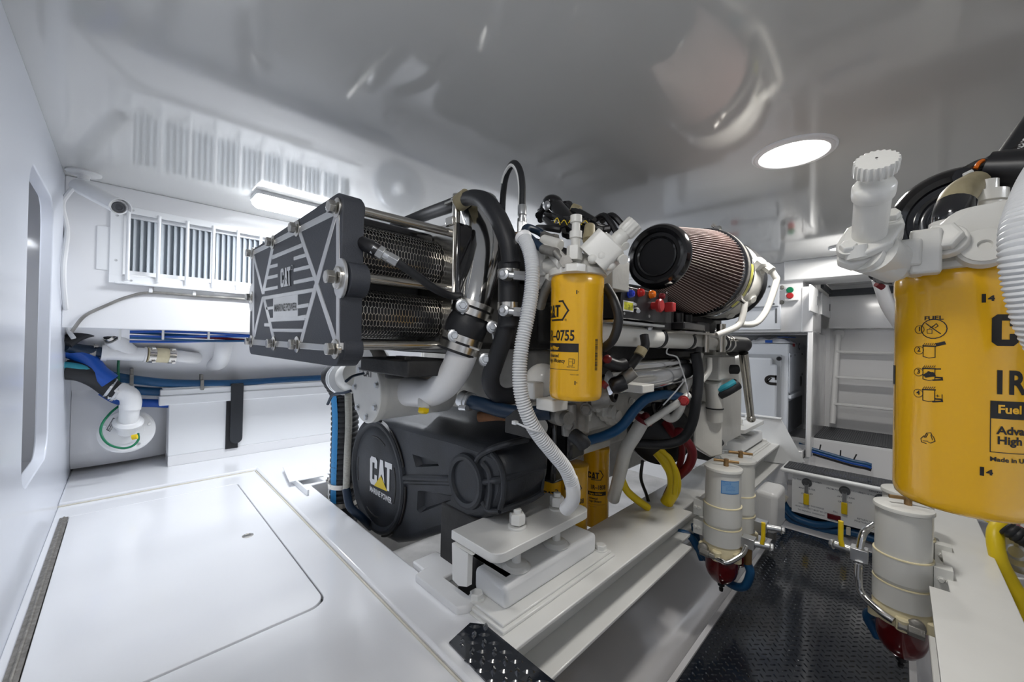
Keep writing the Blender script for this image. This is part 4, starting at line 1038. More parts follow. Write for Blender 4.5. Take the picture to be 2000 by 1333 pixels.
def pump(x, y, s_):
    L = [([(x, y), (x, y+.018*s_), (x+.010*s_, y+.018*s_), (x+.010*s_, y), (x, y)], .0009), ([(x+.001*s_, y+.010*s_), (x+.009*s_, y+.010*s_)], .0008), ([(x+.010*s_, y+.006*s_), (x+.014*s_, y+.006*s_), (x+.015*s_, y+.015*s_), (x+.012*s_, y+.018*s_)], .0011), ([(x-.004*s_, y-.003*s_), (x+.003*s_, y-.003*s_)], .0016), ([(x+.006*s_, y-.003*s_), (x+.015*s_, y-.003*s_)], .0012)]
    return L
for P, w in pump(.008, -.0665, .9): flatmap(b, line2(P, w), Wf())
vf = textmesh('Made in USA', .0045, sx=.8); flatmap(b, vf, lambda x, y: Wf()(x+.012, y-.088))
for yy_ in (.104, -.105):
    flatmap(b, strip(.022, yy_-.005, .0245, yy_+.004, 1), Wf()); flatmap(b, textmesh('4', .006), lambda x, y: Wf()(x+.0255, y+yy_-.002))
# bar code
rs2 = random.Random(3); yy = -.077
while yy < -.004:
    h_ = rs2.choice((.0007, .0011, .0018)); flatmap(b, strip(.072, yy, .081, yy+h_, 3), Wf()); yy += h_+rs2.choice((.0007, .0011, .0016))
part('printing', b, 'ink', ff)
b = MB(); vf = textmesh('Fuel Filter', .0125, .0003, sx=.8); wx = max(p[0] for p in vf[0])
flatmap(b, vf, lambda x, y: Wf(2)(x-.018-wx, y-.030)); part('banner_lettering', b, 'yellow', ff)
# head casting
fh = part('filter_head', MB().disc((FC.x, FC.y, FT-.003), (0, 0, 1), [(FR*.9, 0), (FR*1.10, .003), (FR*1.12, .016), (FR*1.0, .022), (FR*.8, .026), (FR*.7, .040), (FR*.55, .052), (0, .054)], 40), 'cream', EN, ang=40, label='white cast filter head')
b = MB().box((FC.x-.085, FC.y-.045, FT+.012), (FC.x+.035, FC.y+.045, FT+.050)).box((FC.x-.13, FC.y-.02, FT-.02), (FC.x-.05, FC.y+.09, FT+.06))
part('casting', b, 'cream', fh, bevel=.012)
pc, pe = at(1178, 497, .90), at(1240, 437, .88); pa = (at(1205, 470, .89)-pc).normalized()
Tc = fr(pc, pa.cross(V((0, -1, .2))), pa); Tz = axfr(at(1163, 510, .90), pa)
b = MB()
w_ = .046
Mx = axfr(at(1160, 512, .915), pa)
b.prism(rrect(-.046, -.040, .046, .040, .014, 4), [], .058, Mx)
b.lathe([(.034, .05), (.036, .058), (.028, .066)], Mx, 24)
part('primer_body', b, 'cream', fh, bevel=.008, seg=3)
b = MB().cyl(at(1192, 482, .885), at(1226, 450, .885), .0165, n=28).disc(at(1205, 470, .885), pa, [(.0165, -.004), (.0172, 0), (.0172, .012)], 28)
part('primer_plunger', b, 'cream', fh)
kc0 = at(1224, 452, .885); vs = []; fs = []
Tk = axfr(kc0, pa); nK = 48
for h_, sc_ in ((-.006, .93), (-.002, 1), (.022, 1), (.025, .95)):
    for k in range(nK): rr_ = (.0215 if (k % 4) < 2 else .0200)*sc_; vs.append(Tk @ V((rr_*cos(2*pi*k/nK), rr_*sin(2*pi*k/nK), h_)))
for i in range(3):
    for k in range(nK): fs.append((i*nK+k, i*nK+(k+1) % nK, (i+1)*nK+(k+1) % nK, (i+1)*nK+k))
fs.append(tuple(range(3*nK, 4*nK))); fs.append(tuple(reversed(range(nK))))
part('knurled_cap', MB().add(vs, fs), 'cream', fh)
b = MB()
for x, y, z_, r_ in ((1158, 506, .878, .012), (1176, 502, .878, .017), (1192, 519, .880, .012)):
    b.sphere(at(x, y, z_), r_, 18, 10)
b.cyl(at(1205, 500, .89), at(1218, 508, .86), .011).cyl(at(1210, 470, .9), at(1222, 482, .88), .010)
part('casting_bosses', b, 'cream', fh)
b = MB().disc(at(1122, 492, .90), (0, 0, 1), [(.018, -.02), (.018, .012)], 6).disc(at(1124, 490, .93), (0, 0, 1), [(.011, 0), (.011, .028), (.015, .030), (.015, .046), (.010, .047), (.010, .066), (.014, .067), (.014, .084), (0, .084)], 18)
b.disc(at(1122, 525, .89), (0, 0, 1), [(.03, -.01), (.03, .006), (.02, .01)], 8)
part('vent_fitting', b, 'cream', fh)
b = MB().cyl(at(1080, 492, 1.0), at(1100, 515, .90), .017, n=20).cyl(at(1060, 470, 1.02), at(1095, 480, .98), .016).sphere(at(1078, 545, .99), .020)
b.cyl(at(1078, 545, .99), at(1100, 530, .92), .015).box(at(1060, 520, 1.02)-V((.03, .03, .03)), at(1060, 520, 1.02)+V((.03, .03, .05)))
b.disc(at(1050, 510, 1.03), (.4, -1, 0), [(.036, -.03), (.036, .0), (.026, .004), (.026, .018), (0, .018)], 24)
part('inlet_castings', b, 'cream', fh, bevel=.004)
U = [at(1080, 500, .92), at(1060, 487, .95), at(1040, 470, .99), at(1026, 455, 1.02), at(1030, 445, 1.05), at(1050, 452, 1.08), at(1062, 460, 1.08)]
part('fuel_hose', MB().tube(U[1:], .0105, 14), 'navy', fh)
part('hose_ferrule', MB().cyl(U[1]+V((-.0, 0, .0)), at(1086, 494, .905), .0115, n=14).cyl(at(1084, 492, .905), at(1098, 510, .89), .007, n=12).disc(at(1106, 513, .885), (.5, -.8, 0), [(.015, -.012), (.015, .012)], 6).cyl(at(1062, 460, 1.07), at(1076, 466, 1.04), .012, n=12).disc(at(1080, 467, 1.03), (.6, 0, -.1), [(.014, -.012), (.014, .012)], 6), 'dull', fh)
part('return_hose', MB().tube([at(1075, 548, .98), at(1062, 575, 1.0), at(1055, 600, 1.03)], .013, 14), 'dull', fh)
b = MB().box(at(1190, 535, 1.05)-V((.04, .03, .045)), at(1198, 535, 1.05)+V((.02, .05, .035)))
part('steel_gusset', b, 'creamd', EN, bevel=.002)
# ---------------------------------------------------------------- wiring on top of the engine
b = MB()
rs = random.Random(5)
T0 = [(1065, 405, 1.3), (1080, 395, 1.28), (1100, 405, 1.25), (1120, 430, 1.22)]
for k in range(16):
    P = [at(x+rs.uniform(-14, 14), y+rs.uniform(-4, 30), z+rs.uniform(-.08, .08)) for x, y, z in T0]
    b.tube(P+[at(1150+rs.uniform(-10, 40), 440+rs.uniform(0, 30), 1.3)], rs.uniform(.006, .018), 10, 5)
for k in range(10):
    b.tube([at(1050+k*14, 430+rs.uniform(-12, 16), 1.2), at(1070+k*14, 425+rs.uniform(-14, 22), 1.12), at(1095+k*14, 445+rs.uniform(-10, 14), 1.1)], .009, 8, 5)
part('wiring_loom', b, 'black', EN)
b = MB()
for k in range(5):
    x0_ = 1082+k*14; b.tube([at(x0_, 436, 1.09), at(x0_+6, 425+rs.uniform(0, 8), 1.085), at(x0_+12, 440, 1.09)], .0013, 5, 4)
part('loom_marker', b, 'wire', EN)
b = MB().sphere(at(1080, 398, 1.24), .030, 18, 10, (1, 1.3, .9)).cyl(at(1085, 405, 1.22), at(1112, 440, 1.16), .026, .030, 16).cyl(at(1120, 415, 1.2), at(1160, 432, 1.15), .020, .012, 16).cyl(at(1140, 432, 1.15), at(1180, 458, 1.2), .012, .012)
part('coil_plug', b, 'gloss', EN)
part('paint_smear', MB().sphere(at(1068, 402, 1.205), .012, 12, 8, (1.1, .6, 1.3)), 'zinc', EN)
part('foil_tape', MB().cyl(at(1152, 442, 1.05), at(1150, 470, 1.03), .014, .017, 14), 'tape', EN)
part('tape_wrap', MB().cyl(at(1118, 408, 1.2), at(1132, 413, 1.19), .017, .016, 14), 'tape', EN)
part('cap_lead', MB().tube([at(1183, 560, .99), at(1200, 590, .96), at(1208, 625, .95), at(1198, 662, .96), at(1180, 680, 1.0)], .0115, 14), 'rubber', EN)
b = MB().box((-1.25, .80, .22), (-.80, .95, .335)).box((-1.1, .9, .25), (-.72, 1.25, .30)).cyl((-.9, 1.0, .2), (-.9, 2.0, .24), .06)
part('intake_duct', b, 'dark', EN, bevel=.02)
# ---------------------------------------------------------------- air filter
af0 = V((-.589, 1.278, .306)); 
Tair = fr(af0, (1, 0, 0), (0, 0, 1)) @ Matrix.Diagonal((1, 1, -1, 1))     # local z = +Y
af = part('air_filter', MB().lathe([(.10, .0), (.105, .39)], Tair, 40), 'black', EN, label='conical pleated air filter')
vs = []; fs = []; NP = 84
for i, (h_, r_) in enumerate(((.02, .104), (.10, .120), (.20, .139), (.30, .158), (.385, .172))):
    for k in range(NP*2):
        rr_ = r_-(.007 if k % 2 else 0); a = pi*k/NP; vs.append(Tair @ V((rr_*cos(a), rr_*sin(a), h_)))
m = NP*2
for i in range(4):
    for k in range(m): fs.append((i*m+k, i*m+(k+1) % m, (i+1)*m+(k+1) % m, (i+1)*m+k))
part('pleated_media', MB().add(vs, fs), 'pleat', af, smooth=False)
b = MB()
for k in range(0, m, 2):
    a = pi*k/NP; pts = [Tair @ V(((r_+.0006)*cos(a), (r_+.0006)*sin(a), h_)) for h_, r_ in ((.02, .104), (.20, .139), (.385, .172))]
    b.tube(pts, .0011, 4, 1)
part('pleat_wires', b, 'pleatw', af)
part('end_cap', MB().lathe([(0, .012), (.045, .012), (.046, .004), (.052, .002), (.060, .004), (.062, -.004), (.068, -.006), (.070, .002), (.080, .001), (.083, -.008), (.094, -.012), (.104, -.008), (.111, .004), (.112, .016), (.108, .026), (.102, .028)], Tair, 60), 'gloss', af)
part('base_flange', MB().lathe([(.165, .375), (.176, .378), (.180, .386), (.179, .400), (.176, .404), (.180, .45), (.178, .49), (.165, .53), (.12, .56)], Tair, 60), 'gloss', af)
part('band_clamp', MB().lathe([(.1795, .405), (.1815, .406), (.1815, .419), (.1795, .420)], Tair, 60), 'dull', af)
for a in (-38, 70):
    p = Tair @ V((.184*cos(radians(a)), .184*sin(radians(a)), .412)); part('clamp_screw', MB().cyl(p+V((-.02, -.003, .02)), p+V((.02, -.003, -.02)), .007, n=10).cbox(p, (.02, .025, .02)), 'steel', af)
yt = []
for r_, a0_, a1_ in ((.1835, -52, 6),):
    vs = []; fs = []
    for k in range(17):
        a = radians(a0_+(a1_-a0_)*k/16)
        for h_ in (.424, .456): vs.append(Tair @ V((r_*.99*cos(a), r_*.99*sin(a), h_)))
    for k in range(16): fs.append((2*k, 2*k+2, 2*k+3, 2*k+1))
part('warning_tape', MB().add(vs, fs), 'yeltape', af, label='yellow warning tape')
part('turbo_housing', MB().lathe([(.13, .52), (.162, .57), (.176, .62), (.172, .66), (.14, .71), (.09, .75), (0, .76)], Tair, 44), 'cream', EN, ang=50)
b = MB()
for a in (5, -35, -70): 
    p = Tair @ V((.168*cos(radians(a)), .168*sin(radians(a)), .61)); b = MB().disc(p, (cos(radians(a))+.3, -.6, sin(radians(a))), [(.022, -.01), (.022, .006), (.014, .008), (.014, .014), (0, .014)], 20); part('housing_lug', b, 'cream', EN)
part('exhaust_gasket', MB().lathe([(.15, .66), (.182, .68), (.17, .74), (.10, .78)], Tair, 40), 'rubber', EN)
part('oil_pipe', MB().tube([at(1478, 520, 1.62), at(1486, 514, 1.60), at(1500, 522, 1.60), at(1514, 540, 1.60), at(1516, 552, 1.60), at(1500, 600, 1.60), at(1484, 625, 1.58), at(1468, 634, 1.56), at(1440, 634, 1.56)], .0125, 14), 'cream', EN)
part('pipe_nut', MB().disc(at(1481, 516, 1.61), (.6, -.4, .5), [(.022, -.02), (.022, .02)], 6).disc(at(1500, 524, 1.60), (.6, -.2, -.6), [(.018, -.02), (.018, .02)], 6), 'cream', EN)
part('oil_pipe', MB().tube([at(1455, 590, 1.50), at(1450, 620, 1.50), at(1440, 638, 1.50), at(1400, 655, 1.5)], .012, 14), 'cream', EN)
part('heat_duct', MB().tube([V((-.80, 1.2, .1)), V((-.76, 1.6, .12)), V((-.72, 2.0, .10))], .10, 24), 'dark', EN)
# lower supports below the air filter
b = MB().box((-.74, 1.35, .06), (-.52, 1.55, .085)).box((-.72, 1.2, .055), (-.56, 1.34, .14)).box((-.70, 1.58, -.02), (-.56, 1.72, .10))
for k in range(5): b.cyl((-.60, 1.22+k*.09, .04), (-.60, 1.22+k*.09, .13), .02, n=14)
part('support_bracket', b, 'black', EN, bevel=.004)
part('support_rail', MB().box((-.66, 1.30, .045), (-.50, 1.66, .052)).cyl((-.54, 1.62, -.02), (-.54, 1.62, .06), .012).cyl((-.54, 1.8, -.02), (-.54, 1.8, .10), .018), 'steel', EN)
# ---------------------------------------------------------------- control panel
CX = -.548
def cq(x, y, o=0): return onX(1160+x*.2251, 400+y*.2251, CX+o)
a_, c_ = cq(238, 690), cq(640, 985)
zt1, zb1 = onX(1214, 556, CX).z, onX(1214, 622, CX).z
cp = part('control_box', MB().box((CX-.16, a_.y, zb1), (CX, c_.y, zt1)), 'black', EN, bevel=.003, label='black control box with warning lights')
for x, y, m_, r_ in ((305, 775, 'bluek', .011), (392, 765, 'red', .012), (490, 780, 'orange', .012), (575, 797, 'redd', .010)):
    part('indicator_lamp', MB().disc(cq(x, y), (1, 0, 0), [(r_*1.1, 0), (r_*1.1, .003), (r_, .004), (r_, .008), (r_*.8, .014), (0, .017)], 20), m_, cp)
e_ = cq(505, 880)
part('stop_button', MB().disc(e_, (1, 0, 0), [(.012, 0), (.012, .016), (.020, .018), (.021, .028), (.017, .032), (0, .033)], 26), 'redcap', cp, label='red mushroom stop button')
e_ = cq(620, 890); part('guard_switch', MB().box(e_+V((0, -.012, -.016)), e_+V((.03, .014, .014))), 'redcap', cp, bevel=.004, label='red switch guard')
l0, l1 = cq(250, 920), cq(340, 845)
wl = part('warning_label', MB().box((CX, l0.y, l0.z), (CX+.0015, l1.y, l1.z)), 'label', cp)
part('label_field', MB().box((CX, l0.y+.004, l0.z+.004), (CX+.002, l1.y-.004, l1.z-.004)), 'yellab', wl)
b = MB(); yy0, zz0 = l0.y+.008, l0.z+.006
for P in ([(0, 0), (.011, 0), (.0055, .013), (0, 0)], [(.016, .001), (.027, .001), (.027, .012), (.016, .012), (.016, .001)], [(.019, .004), (.024, .004), (.024, .009)]):
    flatmap(b, line2(P, .0012), lambda x, y: V((CX+.0024, yy0+x, zz0+y)))
part('pictogram', b, 'ink', wl)
b = MB()
for x, y in ((262, 712), (262, 945), (632, 765), (330, 745)): b.disc(cq(x, y), (1, 0, 0), [(.0045, 0), (.004, .0015), (0, .002)], 10)
b.cyl(cq(362, 870), cq(352, 862, .02), .004).cyl(cq(375, 910), cq(385, 925, .012), .006)
for y in (790, 940): b.disc(cq(300 if y < 900 else 475, y if y < 900 else 968), (1, 0, 0), [(.005, 0), (.005, .003), (0, .004)], 10)
part('screws', b, 'zinc', cp)
part('box_shelf', MB().box((CX-.14, a_.y-.06, zb1-.014), (CX+.012, c_.y-.05, zb1-.008)).bolt((CX-.02, a_.y+.02, zb1-.016), (0, 0, -1), .009, .01).bolt((CX-.02, c_.y-.09, zb1-.016), (0, 0, -1), .009, .01), 'zinc', EN)
# ---------------------------------------------------------------- white water rail
R0, R1_ = onX(1165, 652, -.60), onX(1412, 671, -.575)
part('water_rail', MB().tube([V((-.62, R0.y-.12, R0.z)), R0, R1_], .033, 28, 1, rf=None), 'cream', EN)
R2 = onX(1440, 672, -.575)
part('rail_elbow', MB().tube([R1_.lerp(R0, .03), R1_, R2, R2+V((.0, .10, -.005)), R2+V((-.07, .16, -.03))], .039, 26), 'rubber', EN)
for f_ in (-.02, .05): part('rail_clamp', MB().disc(R1_+(R1_-R0).normalized()*f_, R1_-R0, [(.0395, -.008), (.041, -.007), (.041, .007), (.0395, .008)], 32).bolt(R1_+V((.04, f_, .01)), (0, 0, 1), .009, .012), 'steel', EN)
for f_ in (.50, .62)[:1]: pass
for f_ in (.36, .60): part('rail_strap', MB().disc(R0.lerp(R1_, f_), R1_-R0, [(.0335, -.010), (.0355, -.009), (.0355, .009), (.0335, .010)], 32), 'rubber', EN)
part('tie_strap', MB().tube([at(1330, 645, 1.42), at(1312, 668, 1.38), at(1302, 690, 1.40), at(1322, 698, 1.42), at(1330, 718, 1.44), at(1338, 742, 1.46), at(1345, 775, 1.50)], .0028, 6).tube([at(1338, 742, 1.46), at(1320, 765, 1.46), at(1295, 792, 1.46)], .0028, 6, 1).cbox(at(1336, 743, 1.455), (.010, .010, .010)), 'rib', EN)
# polished heat shield and exhaust manifold
part('manifold_shield', MB().tube([at(1190, 748, 1.25), at(1240, 742, 1.32), at(1290, 736, 1.42), at(1350, 722, 1.60)], .040, 22, 6, flat=.55).tube([at(1220, 716, 1.30), at(1280, 712, 1.42), at(1350, 706, 1.62)], .022, 16, 5), 'chrome', EN)
part('shield_bracket', MB().box(at(1232, 758, 1.24)-V((.02, .02, .012)), at(1258, 758, 1.24)+V((.02, .03, .012))), 'cream', EN, bevel=.003)
b = MB().box((-.90, 1.15, -.10), (-.68, 1.9, .02)).box((-.86, 1.2, -.02), (-.70, 2.0, .05)).cyl((-.8, 1.1, -.03), (-.8, 2.2, -.03), .07)
part('exhaust_manifold', b, 'dark', EN, bevel=.02)
# injector plugs hanging over the shield
part('connector', MB().tube([at(1258, 655, 1.15), at(1260, 675, 1.14), at(1252, 690, 1.13)], .013, 12), 'black', EN)
part('connector', MB().tube([at(1250, 693, 1.12), at(1232, 715, 1.10), at(1222, 735, 1.10), at(1204, 752, 1.08)], .013, 12).disc(at(1200, 754, 1.08), (-.5, -.5, -.3), [(.022, -.03), (.024, 0), (.018, .01)], 16).tube([at(1180, 706, 1.08), at(1205, 715, 1.08), at(1220, 712, 1.09)], .018, 12), 'black', EN)
part('connector_label', MB().cyl(at(1255, 681, 1.115), at(1248, 694, 1.11), .0155, n=14), 'tape', EN)
part('sensor_body', MB().disc(at(1222, 738, 1.09), (-.6, -.3, -.5), [(.016, -.03), (.018, -.01), (.018, .02), (.012, .03)], 16), 'dull', EN)
part('red_plug', MB().cyl(at(1184, 748, 1.0), at(1176, 756, 1.0), .010, n=12).sphere(at(1186, 702, 1.03), .012), 'redd', EN)
# ---------------------------------------------------------------- fittings between guard and filter
part('banjo_castings', MB().disc(at(1058, 742, 1.12), (.5, -.8, .3), [(.045, -.03), (.05, 0), (.04, .015), (.03, .02), (0, .02)], 26).cbox(at(1042, 762, 1.05), (.04, .04, .045)).box(at(1078, 790, 1.02)-V((.03, .03, .014)), at(1078, 790, 1.02)+V((.03, .03, .016))).cyl(at(1050, 785, 1.05), at(1080, 790, 1.03), .012), 'cream', EN, bevel=.004)
part('rusty_pipe', MB().tube([at(935, 815, 1.22), at(975, 812, 1.20), at(1010, 815, 1.18), at(1040, 812, 1.18)], .016, 14), 'rust', EN)
part('rusty_nut', MB().tube([at(1040, 750, 1.12), at(1040, 772, 1.1)], .016, 12, 1).cyl(at(1058, 788, 1.04), at(1066, 792, 1.03), .010), 'rust', EN)
part('bypass_hose', MB().tube([at(905, 782, 1.20), at(940, 790, 1.15), at(980, 802, 1.12), at(1020, 808, 1.10), at(1075, 806, 1.08)], .021, 18), 'navy', EN)
part('hose_clamp', MB().disc(at(908, 782, 1.19), (1, .1, -.15), [(.026, -.012), (.028, -.011), (.028, .011), (.026, .012)], 28).disc(at(918, 785, 1.18), (1, .1, -.15), [(.026, -.006), (.028, -.005), (.028, .005), (.026, .006)], 28).cyl(at(899, 797, 1.17), at(912, 798, 1.15), .009, n=10), 'zinc', EN)
part('pump_fittings', MB().disc(at(1090, 812, 1.08), (1, -.3, 0), [(.026, -.02), (.026, .02), (.018, .03), (.018, .05)], 20).cyl(at(1110, 790, 1.1), at(1112, 850, 1.1), .022, n=14).cyl(at(1130, 785, 1.15), at(1130, 845, 1.12), .03, n=14).bolt(at(1112, 830, 1.06), (.4, -.9, 0), .014, .012).bolt(at(1145, 800, 1.08), (.4, -.9, 0), .014, .012).cyl(at(1150, 780, 1.1), at(1185, 775, 1.1), .03), 'dull', EN)
part('terminal_boot', MB().tube([at(1120, 850, 1.05), at(1135, 862, 1.03), at(1142, 872, 1.03)], .020, 14), 'rubber', EN)
part('mount_arm', MB().prism([(0, 0), (.10, .0), (.10, .03), (.04, .07), (0, .04)], [], .03, fr(at(1000, 842, 1.12), (1, 0, 0), (0, 0, 1))), 'dark', EN, bevel=.003)
# oil filters below
def oilf(px, py_t, py_b, z, lab):
    c = at(px, (py_t+py_b)/2, z); t_ = at(px, py_t, z).z; b_ = at(px, py_b, z).z; r = .0636
    o = can(c.x, c.y, t_, b_, r, EN, 'oil_filter')
    if lab: o['label'] = lab
    W = wrap(c.x, c.y, r, atan2(-c.y, -c.x)+.12, (t_+b_)/2)
    m = MB(); s_ = 1.0
    flatmap(m, cat_letters(.030, -.050, .050), W()); flatmap(m, cat_tri(.030, -.050, .050), W()); flatmap(m, line2([(-.03, .044), (.014, .044), (.028, .065), (.014, .088), (.006, .088)], .004), W())
    vf = textmesh('1R–1808', .030, .0008, sx=.72); wx = max(p[0] for p in vf[0]); flatmap(m, vf, lambda x, y: W()(x+.042-wx, y-.002))
    flatmap(m, strip(-.06, -.032, .046, -.014, 24), W()); vf = textmesh('Advanced', .013, .0004, sx=.8); flatmap(m, vf, lambda x, y: W()(x-.040, y-.050)); vf = textmesh('High Efficiency', .013, .0004, sx=.8); flatmap(m, vf, lambda x, y: W()(x-.040, y-.064))
    flatmap(m, strip(-.06, -.076, .046, -.075, 24), W()); flatmap(m, strip(.0452, -.076, .046, -.030, 1), W())
    vf = textmesh('Made in USA', .006); flatmap(m, vf, lambda x, y: W()(x-.04, y-.088))
    part('printing', m, 'ink', o); m = MB(); vf = textmesh('Engine Oil Filter', .0125, .0004, sx=.78); flatmap(m, vf, lambda x, y: W(2)(x-.040, y-.027)); part('banner_lettering', m, 'yellow', o)
oilf(1164, 872, 1022, 1.94, 'upright yellow oil filter further back')
oilf(1120, 905, 1040, 1.75, 'yellow oil filter half hidden by the conduit')
oilf(1078, 920, 1050, 1.78, None)
c = at(1160, 866, 1.92); part('oil_filter_base', MB().box((c.x-.42, c.y-.40, c.z-.005), (c.x+.075, c.y+.03, c.z+.028)), 'cream', EN, bevel=.006)
# lower right side: dipstick tube, starter, cables
part('filler_tube', MB().tube([at(1258, 818, 1.60), at(1240, 850, 1.60), at(1222, 880, 1.62), at(1212, 920, 1.70), at(1198, 975, 1.8)], .028, 20), 'cream', EN)
part('filler_cap', MB().disc(at(1258, 820, 1.59), (at(1262, 808, 1.59)-at(1252, 828, 1.60)), [(.036, -.01), (.038, 0), (.038, .008), (.02, .012), (.01, .03), (0, .03)], 22), 'redd', EN, label='dark red filler cap')
part('blue_hose', MB().tube([at(1152, 860, 1.45), at(1185, 850, 1.42), at(1215, 832, 1.40), at(1240, 800, 1.40), at(1265, 778, 1.42), at(1300, 771, 1.48), at(1330, 776, 1.55)], .018, 16), 'blueh', EN)
part('starter_motor', MB().disc(at(1290, 850, 1.95), (.5, -.8, 0), [(.15, -.10), (.16, -.04), (.15, 0), (.11, .02), (.06, .03), (0, .03)], 40).cyl(at(1385, 845, 2.1), at(1400, 870, 2.1), .04), 'black', EN)
part('yellow_cable', MB().tube([at(1285, 882, 1.80), at(1300, 900, 1.78), at(1314, 925, 1.78), at(1316, 955, 1.80), at(1302, 982, 1.85)], .030, 16, flat=.8), 'wire', EN)
part('yellow_cable', MB().tube([at(1290, 880, 1.78), at(1310, 898, 1.75), at(1320, 930, 1.75), at(1318, 965, 1.78)], .012, 12), 'wire', EN)
part('red_cable', MB().tube([at(1300, 825, 1.85), at(1318, 850, 1.80), at(1340, 862, 1.78), at(1352, 885, 1.78), at(1345, 910, 1.80), at(1325, 930, 1.84)], .021, 14).tube([at(1325, 845, 1.86), at(1332, 880, 1.86), at(1325, 915, 1.88), at(1300, 970, 1.9)], .015, 12).sphere(at(1326, 850, 1.80), .035), 'redd', EN)
part('ground_wire', MB().tube([at(1210, 925, 1.75), at(1222, 955, 1.75), at(1238, 972, 1.76), at(1265, 992, 1.8)], .017, 12), 'wire', EN)
part('battery_cable', MB().tube([at(1358, 690, 1.55), at(1364, 730, 1.55), at(1360, 780, 1.55), at(1352, 825, 1.57), at(1335, 855, 1.6), at(1300, 868, 1.62), at(1240, 866, 1.66)], .020, 16), 'rubber', EN)
part('thin_cable', MB().tube([at(1255, 900, 1.9), at(1252, 935, 1.9), at(1262, 965, 1.9), at(1268, 985, 1.9)], .008, 8), 'black', EN)
part('cream_pipe', MB().tube([at(1366, 690, 1.62), at(1352, 730, 1.60), at(1336, 765, 1.58), at(1328, 800, 1.58), at(1312, 818, 1.6), at(1292, 808, 1.62)], .017, 14).tube([at(1345, 772, 1.52), at(1320, 790, 1.5), at(1290, 810, 1.5), at(1262, 828, 1.5)], .014, 12).tube([at(1385, 700, 1.66), at(1384, 725, 1.64), at(1370, 745, 1.62)], .012, 12), 'cream', EN)
part('red_fitting', MB().bolt(at(1335, 783, 1.49), (.4, -.9, .1), .016, .014).sphere(at(1255, 815, 1.6), .012), 'redcap', EN)
b = MB()
q = [(1358, 800), (1382, 785), (1412, 828), (1412, 890), (1388, 895), (1355, 872)]
P = [at(x, y, 1.95) for x, y in q]; bk_ = V((-.10, .10, 0))
b.add(P+[p+bk_ for p in P], [tuple(reversed(range(6))), tuple(range(6, 12))]+[(i, (i+1) % 6, (i+1) % 6+6, i+6) for i in range(6)])
b.box((-1.05, 2.3, -.55), (-.70, 2.75, -.10)).box((-1.0, 2.1, -.2), (-.66, 2.5, .02))
part('flywheel_housing', b, 'cream', EN, bevel=.008)
part('side_pipe', MB().tube([at(1392, 745, 1.9), at(1395, 775, 1.92), at(1396, 820, 1.95)], .038, 22, 3), 'cream', EN)
part('pipe_ring', MB().disc(at(1396, 798, 1.93), (0, 0, 1), [(.040, -.003), (.041, 0), (.040, .003)], 24), 'black', EN)
part('cream_bracket', MB().box((-.78, 2.0, -.16), (-.60, 2.24, -.04)).cyl((-.70, 2.2, -.12), (-.66, 2.5, -.08), .06).box((-.70, 2.25, -.20), (-.62, 2.38, -.10)), 'cream', EN, bevel=.01)
part('side_hose', MB().tube([at(1404, 770, 1.9), at(1420, 762, 1.88), at(1440, 750, 1.88)], .028, 16), 'rubber', EN)
part('side_hose_stripe', MB().tube([at(1404, 762, 1.88), at(1420, 754, 1.86), at(1434, 746, 1.86)], .014, 10), 'teal', EN)
part('hose_stub', MB().tube([at(1414, 722, 1.95), at(1440, 722, 1.95)], .024, 14, 1), 'black', EN)
part('steel_strut', MB().cyl(at(1452, 690, 1.95), at(1466, 812, 2.1), .022, .018, 20).sphere(at(1467, 818, 2.1), .022), 'steel', EN)
b = MB().prism([(0, 0), (.25, .0), (.20, -.06), (.02, -.18)], [], .02, fr(at(1372, 690, 2.0), (-.1, 1, 0), (0, 0, 1)))
part('side_plate', b, 'cream', EN, bevel=.004)
# ================================================================== GIRDERS, MOUNTS, FUEL SEPARATORS
def girder(name, sx, off, label, W_=.235):
    """channel section; sx=+1 opens toward +X with its edge at off"""
    X = lambda d: off-sx*d
    b = MB()
    notch = [(0, .3), (0, 1.86), (.03, 1.88), (.03, 1.90)]
    P = [(X(0), .70), (X(0), 1.865), (X(.045), 1.865), (X(.045), 2.36), (X(0), 2.40), (X(0), 4.2), (X(W_), 4.2), (X(W_), .70)]
    if sx < 0: P = [(X(0), .45)]+P[1:-1]+[(X(W_), .45)]
    if sx > 0: P = P
    ar = sum(P[i-1][0]*P[i][1]-P[i][0]*P[i-1][1] for i in range(len(P)))
    b.prism(P if ar > 0 else P[::-1], [], .012, None, DZ-.012)
    y0 = .708 if sx > 0 else .45
    b.box((X(.12), y0, DZ-.16), (X(.105), 4.2, DZ-.012))
    b.box((X(.12), y0, DZ-.172), (X(.0), 1.865, DZ-.160)).box((X(.12), y0, DZ-.172), (X(.05), 4.2, DZ-.160)).box((X(0), 2.4, DZ-.172), (X(.12), 4.2, DZ-.16))
    return tag(part(name, b, 'rail', bevel=.003), label, 'girder')
girder('engine_girder', 1, -.668, 'white channel girder carrying the port engine mounts')
girder('engine_girder', -1, .075, 'white channel girder beside the right-hand fuel separators', .182)
